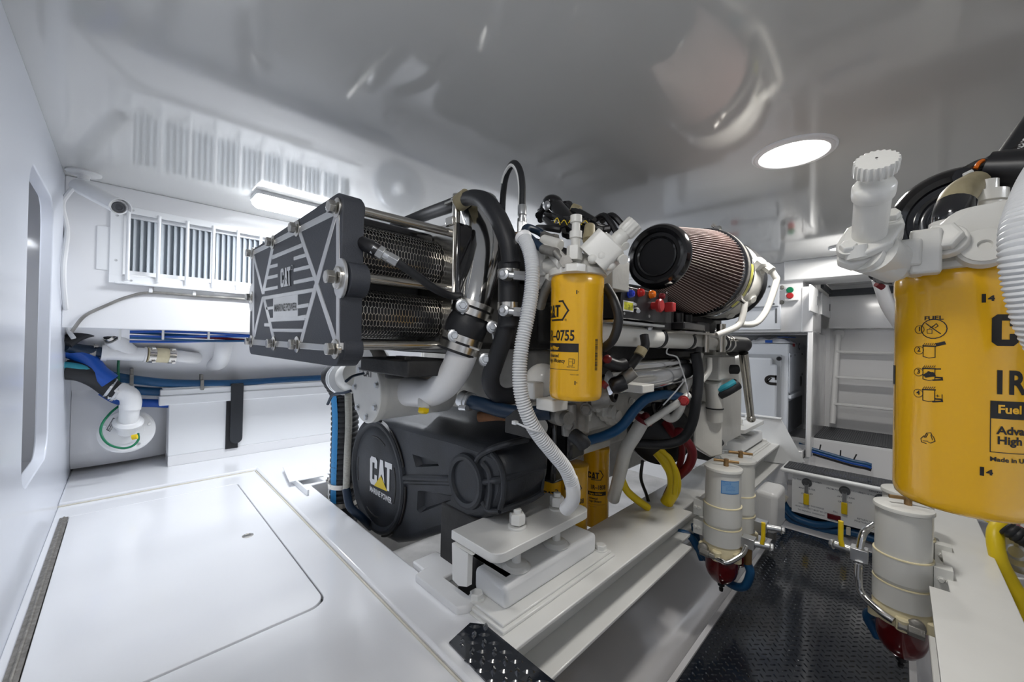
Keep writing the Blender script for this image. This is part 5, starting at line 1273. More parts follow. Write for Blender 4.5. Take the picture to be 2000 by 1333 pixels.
# ---- engine mounts
def mount(y0, y1, label, x0=-.93, x1=-.763, h=.070, zb=-.745, plate=True, rear=False):
    t = thing('engine_mount', ((x0+x1)/2, (y0+y1)/2, DZ), label, 'engine mount', 'engine mounts on the port girder')
    part('isolator', MB().box((x0+.03, y0, zb), (x1, y1, zb+h)), 'alum', t, bevel=.016, seg=4)
    part('rubber_pad', MB().box((x0+.035, y0+.006, zb-.006), (x1-.004, y1-.004, zb+.002)), 'black', t)
    b = MB().box((x0+.04, y0-.05, DZ), (x1+.045, y1+.05, DZ+.010)).box((x0+.05, y0-.04, DZ+.010), (x1+.034, y1+.045, DZ+.018))
    part('base_shim', b, 'rail', t, bevel=.003)
    for x, y in ((x1+.003, y1+.022), (x0+.07, y0-.022)):
        part('base_bolt', MB().bolt((x, y, DZ+.018), (0, 0, 1), .020, .018), 'rail', t)
    zt = zb+h
    ys = (y0+(y1-y0)*.20, y0+(y1-y0)*.62); xs = (x0+x1)/2+.035
    ztop = -.555
    for y in ys:
        part('stud', MB().disc((xs, y, zt), (0, 0, 1), [(.042, 0), (.044, .004), (.036, .010), (.033, .014), (.014, .018), (.013, .06), (.013, ztop-zt)], 28), 'rail', t)
        k = MB().disc((xs, y, ztop), (0, 0, 1), [(.028, 0), (.028, .006), (.02, .007)], 24).bolt((xs, y, ztop+.006), (0, 0, 1), .025, .034, False, .014)
        part('nut', k, 'rail', t, bevel=.001)
    # foot plate
    a = y0-.045; e = y1-.085
    P = [(x0+.0, a-.0), (x1+.035, a-.02)]
    R = .035
    P = [(x0-.0, a-.02), (x1+.03-R, a-.02)]+[(x1+.03-R+R*sin(radians(u)), a-.02+R-R*cos(radians(u))) for u in (22, 45, 68)]+[(x1+.03, a-.02+R), (x1+.03, e-R)]+[(x1+.03-R+R*cos(radians(u)), e-R+R*sin(radians(u))) for u in (22, 45, 68)]+[(x1+.03-R, e), (x0-.0, e)]
    part('foot_plate', MB().prism(P, [], .026, None, ztop-.026), 'rail', t, bevel=.004)
    # bracket leg with slot
    yy = a-.012
    Tb = fr((0, yy, 0), (1, 0, 0), (0, 0, 1))
    LG = [onY(x, y, .701) for x, y in ((893, 1016), (893, 1128), (905, 1140), (922, 1142), (924, 1078), (932, 1064), (945, 1062), (985, 1086), (998, 1080), (1000, 1066), (945, 1034), (920, 1016))]
    part('bracket_leg', MB().prism([(x0+.0+p.x+.93, min(p.z, ztop-.028)) for p in LG], [], .018, Tb), 'rail', t, bevel=.003)
    part('engine_foot', MB().box((x0-.20, a+.08, -.84), (x0-.0, e, -.56)), 'dark', t, bevel=.008)  # coloured dark so the box passes for the shaded void beside the leg
    return t
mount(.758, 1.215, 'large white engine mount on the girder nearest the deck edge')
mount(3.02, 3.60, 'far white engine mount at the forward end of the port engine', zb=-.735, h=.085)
# gusset at the far end
GY = 3.70
p = [onY(x, y, GY) for x, y in ((1385, 806), (1526, 819), (1572, 903), (1532, 906), (1385, 890))]
g2 = MB().prism(ccw([(q.x, q.z) for q in p]), [], .010, fr((0, GY, 0), (1, 0, 0), (0, 0, 1)))
q = p[1]; g2.box((-1.02, GY-.035, q.z), (q.x+.004, GY+.012, q.z+.010))
tag(part('girder_gusset', g2, 'alum', bevel=.002), 'white upright gusset plate across the forward end of the girder', 'gusset')
# ---- fuel water separators
def separator(cx, cy, zt, label, lever=True, br_side=-1, hside=1, front=True, labelang=None, bolt_ang=None, s=1.0, notch=True):
    t = thing('fuel_separator', (cx, cy, zt-.56), label, 'fuel separator', 'fuel water separators')
    r = .0745; O = V((cx, cy, zt))
    def D(m_, prof, n=48, **k): return MB().lathe([(a, b_) for a, b_ in prof], Matrix.Translation(O), n)
    part('lid', D(0, [(0, 0), (r*.55, -.001), (r*1.06, -.006), (r*1.08, -.010), (r*1.08, -.018), (r*1.02, -.021)][::-1]), 'bodyw', t)
    # tee handle
    hd = V((.93, .36, .0)).normalized() if hside > 0 else V((1, 0, 0))
    h0 = O+V((.012, 0, -.002))
    part('tee_handle', MB().cyl(h0, h0+V((0, 0, .034)), .011, n=16).cyl(h0+V((0, 0, .024))-hd*.052, h0+V((0, 0, .024))+hd*.052, .0065, n=12), 'brass', t)
    part('canister', D(0, [(r, -.37), (r, -.019)]), 'bodyw', t)
    for a, b_ in ((-.262, -.178), (-.352, -.276)):
        part('band', D(0, [(r+.0005, a), (r+.005, a+.001), (r+.005, b_), (r+.0005, b_+.001)]), 'bodyw', t)
        part('band_sealant', D(0, [(r+.0, b_-.0005), (r+.0058, b_-.0005), (r+.005, b_+.003), (r, b_+.004)]), 'stain', t, label='yellowed sealant line')
        bx = V((br_side, .12*br_side, 0)).normalized(); bz = (a+b_)/2
        bb = MB().box((cx+br_side*(r+.001), cy-.03, zt+a+.006), (cx+br_side*(r+.045), cy+.012, zt+b_-.004))
        for dz in (-.0, ):
            for dx in (.018, .036):
                bb.bolt((cx+br_side*(r+dx), cy-.03, zt+bz+dz), (0, -1, 0), .0085, .007)
        part('bracket', bb, 'bodyw', t, bevel=.003)
    # casting
    c = D(0, [(r*.92, -.372), (r*1.06, -.366), (r*1.06, -.352), (r, -.350)][:]) if False else D(0, [(r*.6, -.414), (r*1.04, -.412), (r*1.07, -.366), (r*.99, -.350)])
    for k in range(5):
        a = radians(-150+62*k); e = O+V((cos(a)*r*1.06, sin(a)*r*1.06, -.388))
        c.disc(e-V((0, 0, .022)), (0, 0, 1), [(.020, 0), (.020, .036), (.016, .041), (0, .041)], 14)
    part('head_casting', c, 'stain', t)
    part('bowl', D(0, [(0, -.545), (.022, -.543), (.042, -.530), (.060, -.505), (.068, -.480), (.070, -.445), (.069, -.405)]), 'bowl', t)
    part('drain_valve', D(0, [(0, -.585), (.008, -.585), (.010, -.572), (.007, -.570), (.008, -.561), (.015, -.559), (.015, -.547), (.022, -.545), (.022, -.535), (0, -.534)], 16), 'black', t)
    return t, O, r
def sep_label(t, O, r, ang, z0=-.108, wd=.082, ht=.058):
    def mp(k): return lambda x, y: O+V(((r+.0006*k)*cos(ang+x/r), (r+.0006*k)*sin(ang+x/r), y))
    m = MB(); flatmap(m, strip(-wd/2, z0, wd/2, z0+ht), mp(1)); lb = part('paper_label', m, 'bluelab', t, label='blue and white instruction label')
    m = MB(); flatmap(m, strip(-wd/2+.003, z0+.003, wd/2-.003, z0+ht-.003), mp(1.6))
    part('label_field', m, mat('pale_blue_label', (.25, .45, .72), .4), lb)
    m = MB()
    for i in range(6):
        s_ = ('FUEL FILTER', 'SEPARATOR', 'DRAIN WATER DAILY', 'CLOSE VALVE FIRST', 'REPLACE ELEMENT', 'SEE INSTRUCTIONS')[i]
        flatmap(m, textmesh(s_, .0065 if i < 2 else .0046), lambda x, y, i=i: mp(2.4)(-wd/2+.005+x+(.014 if i > 2 else 0), z0+ht-.010-i*.0063+y))
    part('label_text', m, 'bluelab' if False else 'ink' if False else 'bluelab', lb)
def sep_pipe(t, P, r=.011): part('steel_pipe', MB().tube(P, r, 14), 'chrome', t)
def sep_valve(t, p, lv=True, d=V((0, 0, 1)), s=1):
    part('valve_block', MB().cbox(p, (.05, .05, .045)).cyl(p+V((.02, 0, 0)), p+V((.075*s, .02, 0)), .014, n=14).bolt(p+V((.075*s, .02, 0)), V((s, .3, 0)), .016, .014), 'zinc', t, bevel=.003)
    if lv: part('lever', MB().tube([p+V((.05*s, .0, .01)), p+V((.055*s, .0, .035)), p+V((.055*s, .0, .105))], .0085, 12, 1), 'lever', t, label='yellow-gripped valve lever')
SL1 = (-.578, 1.99, -.55)
t, O, r = separator(*SL1, 'nearest fuel separator of the pair hung on the left girder, with blue label')
sep_label(t, O, r, radians(-48))
sep_pipe(t, [O+V((-.03, -.085, -.395)), O+V((.02, -.09, -.40)), O+V((.05, -.085, -.40)), O+V((.09, -.03, -.37)), O+V((.10, .0, -.34))])
part('union', MB().disc(O+V((-.045, -.088, -.392)), (1, -.1, -.05), [(.018, -.02), (.018, .02), (.013, .022), (.013, .045)], 6).disc(O+V((-.055, -.07, -.38)), (0, -1, .2), [(.022, 0), (.022, .02), (.016, .024)], 18), 'dull', t, bevel=.002)
sep_valve(t, O+V((.105, .02, -.325)))
part('fuel_hose', MB().tube([O+V((.10, .03, -.43)), O+V((.11, .03, -.47)), O+V((.085, .03, -.54)), O+V((.02, .04, -.555)), O+V((-.06, .05, -.50))], .018, 14), 'blueh', t)
part('fuel_hose', MB().tube([O+V((-.055, .03, -.49)), O+V((-.11, .02, -.44)), O+V((-.16, .0, -.38)), O+V((-.30, -.05, -.40))], .018, 14), 'blueh', t)
part('fuel_hose', MB().tube([O+V((-.10, .05, -.50)), O+V((-.13, .05, -.42)), O+V((-.14, .05, -.34))], .018, 14), 'blueh', t)
part('hose_fitting', MB().tube([O+V((.10, .03, -.35)), O+V((.10, .03, -.44))], .016, 12, 1), 'brass', t)
t, O, r = separator(-.570, 2.19, -.548, 'fuel separator standing directly behind the blue-labelled one on the left girder')
sep_valve(t, O+V((.11, -.02, -.30)), False)
t, O, r = separator(.014, 1.99, -.548, 'near fuel separator of the right-hand pair, largest in the picture', br_side=1)
sep_pipe(t, [O+V((-.02, -.092, -.385)), O+V((-.055, -.080, -.375)), O+V((-.105, -.045, -.35)), O+V((-.115, -.04, -.30)), O+V((-.115, -.035, -.25))], .012)
part('union', MB().disc(O+V((.035, -.088, -.395)), (-1, -.05, .05), [(.020, -.02), (.020, .02), (.014, .022), (.014, .045)], 6).disc(O+V((.035, -.070, -.385)), (0, -1, .2), [(.024, 0), (.024, .02), (.018, .024)], 18), 'dull', t, bevel=.002)
sep_valve(t, O+V((-.115, .0, -.225)), True, s=-1)
sep_pipe(t, [O+V((-.115, .0, -.21)), O+V((-.105, .02, -.15)), O+V((-.08, .08, -.13))], .012)
part('fuel_hose', MB().tube([O+V((-.05, .03, -.43)), O+V((-.09, .05, -.47)), O+V((-.06, .06, -.54))], .018, 14), 'blueh', t)
t, O, r = separator(.028, 2.26, -.560, 'far fuel separator of the right-hand pair, mostly hidden behind the nearer one', br_side=1)
sep_label(t, O, r, radians(-112))
# ---- strainer cluster behind the left separators
def P_(x, y, X=-.56): return onX(x, y, X)
st = thing('fuel_manifold', P_(1510, 985), 'cluster of grey valves and a white pump housing behind the left separators', 'valve manifold')
b = MB()
for x, y, r_ in ((1496, 970, .035), (1508, 955, .03), (1520, 962, .028), (1500, 990, .034), (1515, 978, .026), (1490, 985, .03)):
    c = P_(x, y, -.60); a = V((random.uniform(-.3, 1), -.8, random.uniform(-.3, .5)))
    b.disc(c, a, [(r_*.8, -.03), (r_, -.02), (r_, .02), (r_*.6, .025), (r_*.6, .05), (r_*.4, .052), (0, .052)], 12)
part('valve_bodies', b, 'dull', st)
a_, c_ = P_(1530, 985, -.53), P_(1512, 1040, -.53)
part('pump_housing', MB().box((-.62, 2.72, -1.10), (-.50, 2.98, -.86)), 'pvc', st, bevel=.03, seg=4)
part('pump_motor', MB().cyl(P_(1500, 1010, -.60), P_(1496, 1050, -.60), .055, n=20), 'dull', st)
k = P_(1515, 985, -.54); k2 = P_(1525, 968, -.54)
part('lever', MB().tube([k, k2], .016, 10, 1, flat=.5), 'lever', st, label='yellow lever')
# ---- valve panel with cap ledge
YP = 3.5
vp = thing('valve_panel', (-.3, YP, -1.0), 'white transfer system panel with yellow valve handles under a grated ledge', 'valve panel')
x0, x1 = -.552, .32; zt_, zb_ = -.90, -1.195
part('panel', MB().box((x0, YP, zb_), (x1, YP+.012, zt_)), 'alum', vp, bevel=.001)
def onP(x, y): return onY(x, y, YP-.001)
for i, (x, y) in enumerate(((1576, 943), (1650, 959), (1720, 975))):
    c = onP(x, y)
    part('valve_boss', MB().disc(c, (0, -1, 0), [(.030, 0), (.030, .006), (.024, .012), (.012, .013), (.012, .03), (0, .03)], 24), 'slate', vp)
    part('valve_arm', MB().box((c.x-.012, c.y-.022, c.z-.10), (c.x+.012, c.y-.016, c.z)), 'zinc', vp, bevel=.002)
    part('valve_grip', MB().box((c.x-.016, c.y-.028, c.z-.155), (c.x+.016, c.y-.012, c.z-.075)), 'lever', vp, bevel=.006, label='yellow grip')
m_ = MB()
def ptext(s_, px, py, size, al='CENTER', bold=.001):
    c = onP(px, py); flatmap(m_, textmesh(s_, size, bold*size*8, al), lambda x, y: V((c.x+x, YP-.0016, c.z+y)))
ptext('TRANSFER SYSTEM', 1648, 934, .034, bold=.003)
for s_, x, y in (('FILTERS', 1576, 931), ('TO PORT', 1558, 938), ('TO STBD', 1594, 944), ('MAIN', 1566, 955), ('FILTER', 1585, 958), ('ON', 1569, 966), ('OFF', 1583, 967),
                 ('FILTERS', 1651, 946), ('FROM PORT', 1629, 958), ('FORWARD', 1673, 963), ('AFT', 1640, 972), ('TANK', 1662, 975), ('ON', 1641, 982), ('OFF', 1659, 984), ('TO FORWARD', 1697, 968), ('GENERATOR', 1715, 964), ('FILL', 1632, 1002)):
    ptext(s_, x, y, .015)
for i, s_ in enumerate(('SWITCH IN DISCHARGE', 'HOSE CONNECT MUST BE OFF', 'TO PREVENT OVERFLOW')): ptext(s_, 1584, 990+i*6.5, .0135)
for i, s_ in enumerate(('RETURN VALVES TO', 'POSITION WHEN DONE')): ptext(s_, 1700, 1021+i*5.5, .0145)
part('lettering', m_, 'inkgrey', vp)
c = onP(1629, 1010)
part('indicator', MB().box((c.x-.036, c.y-.012, c.z-.020), (c.x+.036, c.y, c.z+.016)), mat('dark_red_switch', (.12, .004, .01), .3), vp, bevel=.004, label='dark red rocker switch')
lg = MB().box((-.615, YP-.045, -.905), (.4, YP+.20, -.882)).cyl((-.615, YP-.045, -.893), (.4, YP-.045, -.893), .014, n=16)
part('ledge', lg, 'alum', vp, bevel=.003)
b = MB().box((-.60, YP-.025, -.882), (.4, YP+.19, -.876))
for i in range(70): b.box((-.60+.0143*i, YP-.02, -.876), (-.592+.0143*i, YP+.18, -.8735))
part('ledge_grating', b, 'grate', vp)
# triangular stiffener left of the panel
T = fr((-.60, 0, 0), (0, 1, 0), (0, 0, 1))
part('stiffener', MB().prism([(YP-.02, -.905), (YP+.10, -1.08), (YP+.11, -.905)], [], .006, T), 'alum', vp)
# blue hoses sagging below the panel
for i, (P, r_, c_) in enumerate((([(1520, 965), (1545, 1005), (1575, 1020), (1605, 1026), (1640, 1022)], .024, 'blueh'), ([(1522, 985), (1545, 1015), (1580, 1030), (1620, 1036), (1670, 1042), (1730, 1062)], .026, 'blueh'), ([(1528, 990), (1550, 1000), (1580, 1010), (1640, 1020), (1700, 1040), (1740, 1056)], .022, 'navy'))):
    tag(part('transfer_hose', MB().tube([onY(x, y, YP+.03+.03*i) for x, y in P], r_, 14), c_), ['short blue hose curling up under the transfer panel', 'longest blue hose sagging below the transfer panel', 'navy hose behind the blue hoses under the transfer panel'][i], 'hose', 'hoses under the transfer panel')
for i, (x, y, x2, y2) in enumerate(((1526, 987, 1537, 970), (1657, 1045, 1657, 1031))):
    tag(part('hose_clamp', MB().cyl(onY(x, y, YP-.02), onY(x2, y2, YP-.02), .012, n=10), 'seam'), ['pale clip rod left of the transfer panel', 'pale hanger clip on the hose below the transfer panel'][i], 'clip')
# ---- blue loom behind the ledge and companionway step
def YS(x, y): return onY(x, y, 4.05)
for i in range(3):
    tag(part('bilge_cable', MB().tube([YS(x, y+i*4-4) for x, y in ((1560, 872), (1590, 883), (1630, 895), (1665, 905), (1690, 910), (1702, 914))], .016, 10), ('blueh', 'bluec', 'black')[i]), ['uppermost dark blue cable along the bilge below the ladder step', 'bright blue cable along the bilge below the ladder step', 'black cable lowest in the bilge loom below the ladder step'][i], 'cable', 'bilge loom below the ladder step')
for i, (x, y) in enumerate(((1600, 884), (1641, 895), (1665, 903))):
    p = YS(x, y); tag(part('cable_tie', MB().cyl(p, YS(x+(3, 1, 8)[i], y-15), .005, n=6), 'black'), ['black tie tail furthest left on the bilge loom', 'black tie tail upright in the middle of the bilge loom', 'black slanting tie tail on the right of the bilge loom'][i], 'cable tie', 'ties on the bilge loom')
# ---- ladder and step in the companionway
Yb = 4.75
stp = thing('companionway_step', (-.2, 4.4, -.78), 'dark grey grated step at the foot of the ladder', 'step')
s0 = onY(1583, 853, 4.18)
part('tray', MB().box((-.53, 4.16, s0.z-.03), (.6, 4.86, s0.z-.004)), 'alum', stp, bevel=.002)
b = MB().box((-.52, 4.17, s0.z-.004), (.6, 4.85, s0.z))
for i in range(80): b.box((-.52+.014*i, 4.18, s0.z), (-.512+.014*i, 4.84, s0.z+.003))
part('grating', b, 'grate', stp)
la = thing('ladder', onY(1625, 830, 4.55), 'white tube ladder standing on the grated step', 'ladder')
top, bot = onY(1637, 655, 4.80), onY(1626, 828, 4.60)
for dx in (0, .62):
    part('rail', MB().cyl(bot+V((dx, 0, 0)), top+V((dx, 0, 0)), .023, n=18), 'pvc', la)
    part('rail_foot', MB().disc(top+V((dx, .04, .01)), (0, -1, .1), [(.045, 0), (.045, .012), (.028, .02)], 20), 'pvc', la)
for y in (687, 737, 789):
    k = (y-655)/(828-655); p = top.lerp(bot, k)
    part('rung', MB().box((p.x, p.y-.03, p.z-.016), (p.x+.62, p.y+.03, p.z+.006)), 'pvc', la, bevel=.005)
b = MB().box((ox0, Yb+.10, -.9), (.62, Yb+.12, .20)).box((ox0-.07, Yb+.09, -.9), (ox0, Yb+.12, .2))
struct('wall_companionway', b, 'gel')
for i, (x0_, x1_, y0_, y1_) in enumerate(((1580, 1594, 556, 614), (1603, 1619, 573, 622))):
    X = ox0-.0
    a = onX(x0_, y0_, X); c = onX(x1_, y1_, X)
    a.y = min(a.y, 4.6); c.y = min(c.y, 4.68)
    l = thing('locker', V((X, a.y, c.z)), ['near locker door on the side wall of the companionway', 'far locker door on the side wall of the companionway'][i], 'locker', 'lockers in the companionway')
    part('panel', MB().box((X, a.y, c.z), (X+.012, c.y, a.z)), 'alum', l, bevel=.002)
    part('pull', MB().box((X+.012, c.y-.06, c.z+(a.z-c.z)*.35), (X+.016, c.y-.045, c.z+(a.z-c.z)*.7)), 'slate', l)
# ---- generator
gn = thing('generator', (-.95, 4.1, -.8), 'white sound-enclosed generator with black logo in the forward compartment', 'generator')
gx, gy = -.655, 3.93
gt = onY(1540, 672, gy).z; gb = onY(1530, 835, gy).z-.06
part('enclosure', MB().box((-1.75, gy, gb), (gx, 4.72, gt)), 'genw', gn, bevel=.012)
a = onY(1405, 690, gy-.02); c = onY(1524, 840, gy-.02)
part('front_door', MB().box((-1.6, gy-.018, gb+.03), (c.x, gy, a.z)), 'gensil', gn, bevel=.004)
c2 = onY(1505, 700, gy-.04)
part('door_bulge', MB().box((-1.5, gy-.045, gb+.05), (onY(1523, 720, gy-.04).x-.02, gy-.015, onY(1500, 712, gy-.04).z)).box((-1.5, gy-.045, gb+.05), (onY(1508, 700, gy-.04).x, gy-.015, c2.z)), 'genw', gn, bevel=.018, seg=4)
k = onY(1522, 701, gy-.05); part('door_latch', MB().disc(k, (0, -1, .0), [(.018, 0), (.018, .02), (.012, .03), (0, .03)], 18), 'black', gn)
# bold C mark
lc = onY(1506, 743, gy-.047); hh = .085
def carc(r0, r1, a0, a1, n=10):
    return [(r1*cos(radians(a0+(a1-a0)*i/n)), r1*sin(radians(a0+(a1-a0)*i/n))) for i in range(n+1)]+[(r0*cos(radians(a1-(a1-a0)*i/n)), r0*sin(radians(a1-(a1-a0)*i/n))) for i in range(n+1)]
lg_ = [([(x*1.15, y) for x, y in carc(.42, 1, 98, 262)], [])]
lg_ += [([(-.15, 1), (.95, 1), (.95, .55), (-.15, .55)], []), ([(-.15, -1), (.95, -1), (.95, -.42), (-.15, -.42)], []), ([(.62, 1), (.95, 1), (.95, .1), (.62, .1)], []), ([(-.75, -.35), (-.5, -.5), (.2, .45), (-.05, .5)], [])]
m1 = MB(); flatmap(m1, poly2(lg_), lambda x, y: V((lc.x+x*hh*.5, gy-.0462, lc.z+y*hh*.5)))
part('logo', m1, 'ink', gn)
m1 = MB(); q = onX(1553, 676, gx)
flatmap(m1, textmesh('onan', .055, .003), lambda x, y: V((gx+.0012, q.y-.12+x, q.z-.005+y)))
part('brand_lettering', m1, 'redcap', gn)
m1 = MB(); q = onX(1561, 677, gx)
flatmap(m1, poly2([(carc(.5, 1, 60, 300), [])]), lambda x, y: V((gx+.0012, q.y+x*.05, q.z+y*.032)))
part('side_logo', m1, 'ink', gn)
sd = MB()
qa, qb = onX(1541, 690, gx), onX(1560, 760, gx)
part('side_panel', MB().box((gx, qa.y, qb.z), (gx+.008, qb.y, qa.z)).box((gx, qa.y, qb.z-.05), (gx+.02, qb.y, qb.z-.02)), 'genw', gn, bevel=.004)
qa, qb = onX(1538, 792, gx), onX(1565, 828, gx)
part('side_grille', MB().box((gx, gy+.01, qb.z), (gx+.004, qb.y, qa.z+.03)), 'slate', gn)
b = MB()
for x, y in ((1542, 696), (1550, 694), (1565, 692), (1540, 770), (1550, 773), (1559, 769), (1542, 778), (1565, 731)):
    p = onX(x, y, gx); b.disc((gx+.004, min(p.y, 4.7), p.z), (1, 0, 0), [(.010, 0), (.010, .006), (0, .008)], 10)
b.disc((gx+.002, onX(1563, 745, gx).y, onX(1563, 745, gx).z), (1, 0, 0), [(.05, 0), (.05, .004), (0, .004)], 20)
part('side_screws', b, 'slate', gn)
bag = MB()
vs = []; fs = []; nx_, ny_ = 16, 8
xa, xb = onY(1458, 668, gy).x, onY(1545, 668, gy).x
for i in range(nx_+1):
    for j in range(ny_+1):
        u, v = i/nx_, j/ny_; e = min(u, 1-u, v, 1-v)
        vs.append((xa+(xb-xa)*u, gy+.02+.3*v, gt+.004+min(1, e*6)*(.035+.012*sin(u*17+v*9)+.01*sin(v*21))))
for i in range(nx_):
    for j in range(ny_): a = i*(ny_+1)+j; fs.append((a, a+ny_+1, a+ny_+2, a+1))
bgo = tag(part('parts_bag', bag.add(vs, fs), 'bag', ang=80), 'clear plastic bag with blue print lying on the generator', 'bag')
b = MB().box((onY(1494, 666, gy).x, gy+.008, gt+.008), (onY(1508, 666, gy).x, gy+.014, gt+.030))
for i in range(3):
    b.box((onY(1515, 662, gy).x+.02*i, gy+.06+.05*i, gt+.056), (onY(1535, 662, gy).x+.02*i, gy+.09+.05*i, gt+.060))
part('blue_print', b, 'bluec', bgo)
# ---- electrical box and switch box on the cabinets
eb = thing('electrical_cabinet', (-.9, FB-.05, .2), 'white electrical cabinet with screwed cover left of the push buttons', 'cabinet')
a, c = onY(1400, 520, FB-.06), onY(1520, 598, FB-.06)
part('case', MB().box((-1.7, FB-.06, c.z), (c.x, FB, .60)), 'genw', eb, bevel=.004)
b = MB()
for x, y in ((1507, 524), (1503, 560), (1511, 594), (1460, 560), (1470, 594)):
    p = onY(x, y, FB-.061); b.disc(p, (0, -1, 0), [(.008, 0), (.008, .004), (0, .006)], 10)
part('screws', b, 'slate', eb)
part('stickers', MB().box((-1.12, FB-.062, .40), (-.99, FB-.06, .43)).box((-1.05, FB-.0625, .30), (-1.0, FB-.06, .33)), 'redcap', eb, label='red warning stickers')
lb_ = thing('low_cabinet', (-.8, FB, .14), 'low cabinet door with a vertical slot pull above the generator', 'locker')
a, c = onY(1400, 600, FB-.03), onY(1524, 640, FB-.03)
part('panel', MB().box((-1.7, FB-.03, .155), (c.x, FB, a.z-.005)), 'genw', lb_, bevel=.003)
p = onY(1516, 617, FB-.031); part('pull', MB().box((p.x-.005, FB-.034, p.z-.06), (p.x+.005, FB-.03, p.z+.06)), 'slate', lb_)
sw = thing('switch_box', onY(1545, 590, FB-.05), 'white switch box with a green and a red push button', 'switch box')
a, c = onY(1533, 560, FB-.05), onY(1558, 587, FB-.05)
part('case', MB().box((a.x, FB-.05, c.z), (c.x, FB, a.z)), 'pvc', sw, bevel=.006)
for (x, y), m_, n_ in (((1543, 567), 'green', 'green_button'), ((1543, 578), 'redcap', 'red_button')):
    p = onY(x, y, FB-.05); part(n_, MB().disc(p, (0, -1, 0), [(.024, 0), (.024, .008), (.02, .012), (0, .012)], 20), m_, sw)
b = MB()
for i, (x, y) in enumerate(((1527, 562), (1527, 591))):
    p = onY(x, y, FB); tag(part('brass_bolt', MB().bolt(p, (0, -1, 0), .014, .008), 'dull'), ['upper bolt left of the push button box', 'lower bolt left of the push button box'][i], 'bolt')
# ================================================================== STARBOARD ENGINE (only its inboard side is in view)
ES = thing('marine_diesel_engine', (1.0, 1.5, -.9), 'second white diesel engine at the right edge, with the largest yellow filter', 'engine')
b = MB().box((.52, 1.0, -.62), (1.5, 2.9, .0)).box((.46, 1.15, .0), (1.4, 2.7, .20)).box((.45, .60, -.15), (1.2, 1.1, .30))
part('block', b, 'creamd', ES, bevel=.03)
b = MB().box((.16, .70, .10), (.60, .95, .20)).box((.45, .34, -.05), (1.2, .40, .33))
part('front_housing', b, 'cream', ES, bevel=.02)
SF = V((.0575, .76, 0)); SR = .0636; ST, SB = .101, -.193
sf = can(SF.x, SF.y, ST, SB, SR, ES)
def wr(k=1, px=None):
    return lambda x, y: V((SF.x+(SR+.0004*k)*cos(x/SR), SF.y+(SR+.0004*k)*sin(x/SR), y))
def canpt(px, py):
    """angle*radius and height where the ray of a pixel meets the can"""
    d = ray(px, py); a = d.x**2+d.y**2; bb = -2*(d.x*SF.x+d.y*SF.y); c = SF.x**2+SF.y**2-SR**2
    D = bb*bb-4*a*c
    if D < 0: return None
    t = (-bb-sqrt(D))/(2*a); p = d*t
    return atan2(p.y-SF.y, p.x-SF.x)*SR, p.z
def q3(px, py): return 1720+px*.3753, 520+py*.3753
b = MB()
def put(vf, px, py, flip=False):
    o = canpt(*q3(px, py)); flatmap(b, vf, lambda x, y: wr()(o[0]+x, o[1]+y))
def seg(pts, w):
    P = [canpt(*q3(x, y)) for x, y in pts]; flatmap(b, line2(P, w), wr())
def circ(px, py, r, w):
    o = canpt(*q3(px, py)); flatmap(b, line2([(o[0]+r*cos(radians(a)), o[1]+r*sin(radians(a))) for a in range(0, 361, 20)], w), wr())
vf = textmesh('FUEL', .0068, .0002, 'CENTER', 1.2); put(vf, 275, 280)
circ(275, 327, .0118, .0010); seg([(238, 300), (312, 352)], .0011)
seg([(243, 330), (243, 350), (268, 352), (268, 330), (243, 330)], .0006); seg([(270, 318), (290, 300), (300, 312), (284, 322)], .0008); seg([(255, 325), (280, 308)], .0007)
for i, (cx_, cy_) in enumerate(((203, 331), (200, 438), (198, 552), (196, 662))):
    circ(cx_, cy_, .0050, .0006); vf = textmesh(str(i+1), .0075, .0002, 'CENTER'); put(vf, cx_, cy_+7)
for k, y0_ in enumerate((413, 530, 640)):
    x0_ = 222-k
    seg([(x0_, y0_+8), (x0_, y0_+58), (x0_+30, y0_+66), (x0_+62, y0_+62), (x0_+62, y0_+8)], .0008)
    seg([(x0_, y0_+3), (x0_+64, y0_+5)], .0016)
    for j in range(6): seg([(x0_+2+j*11, y0_-2), (x0_+9+j*11, y0_-11)], .0006)
seg([(300, 408), (326, 402)], .0040); seg([(290, 412), (305, 406)], .001)
seg([(232, 568), (252, 556), (270, 560), (276, 568), (240, 574)], .0032); seg([(290, 536), (310, 536)], .0016); seg([(290, 580), (318, 582), (320, 592), (276, 594)], .0018)
seg([(288, 692), (318, 694), (320, 704), (274, 706)], .0018); vf = textmesh('+1', .0072); put(vf, 284, 686)
# recycling arrows
for pts in ([(228, 892), (240, 870), (262, 868), (270, 886)], [(276, 888), (284, 912), (262, 922), (250, 918)], [(238, 924), (214, 916), (210, 898), (226, 884)], [(236, 892), (246, 876)], [(262, 880), (270, 904)], [(222, 910), (246, 912)]): seg(pts, .0008)
def qd(x, y): return canpt(1720+x*.3753, 520+y*.3753)
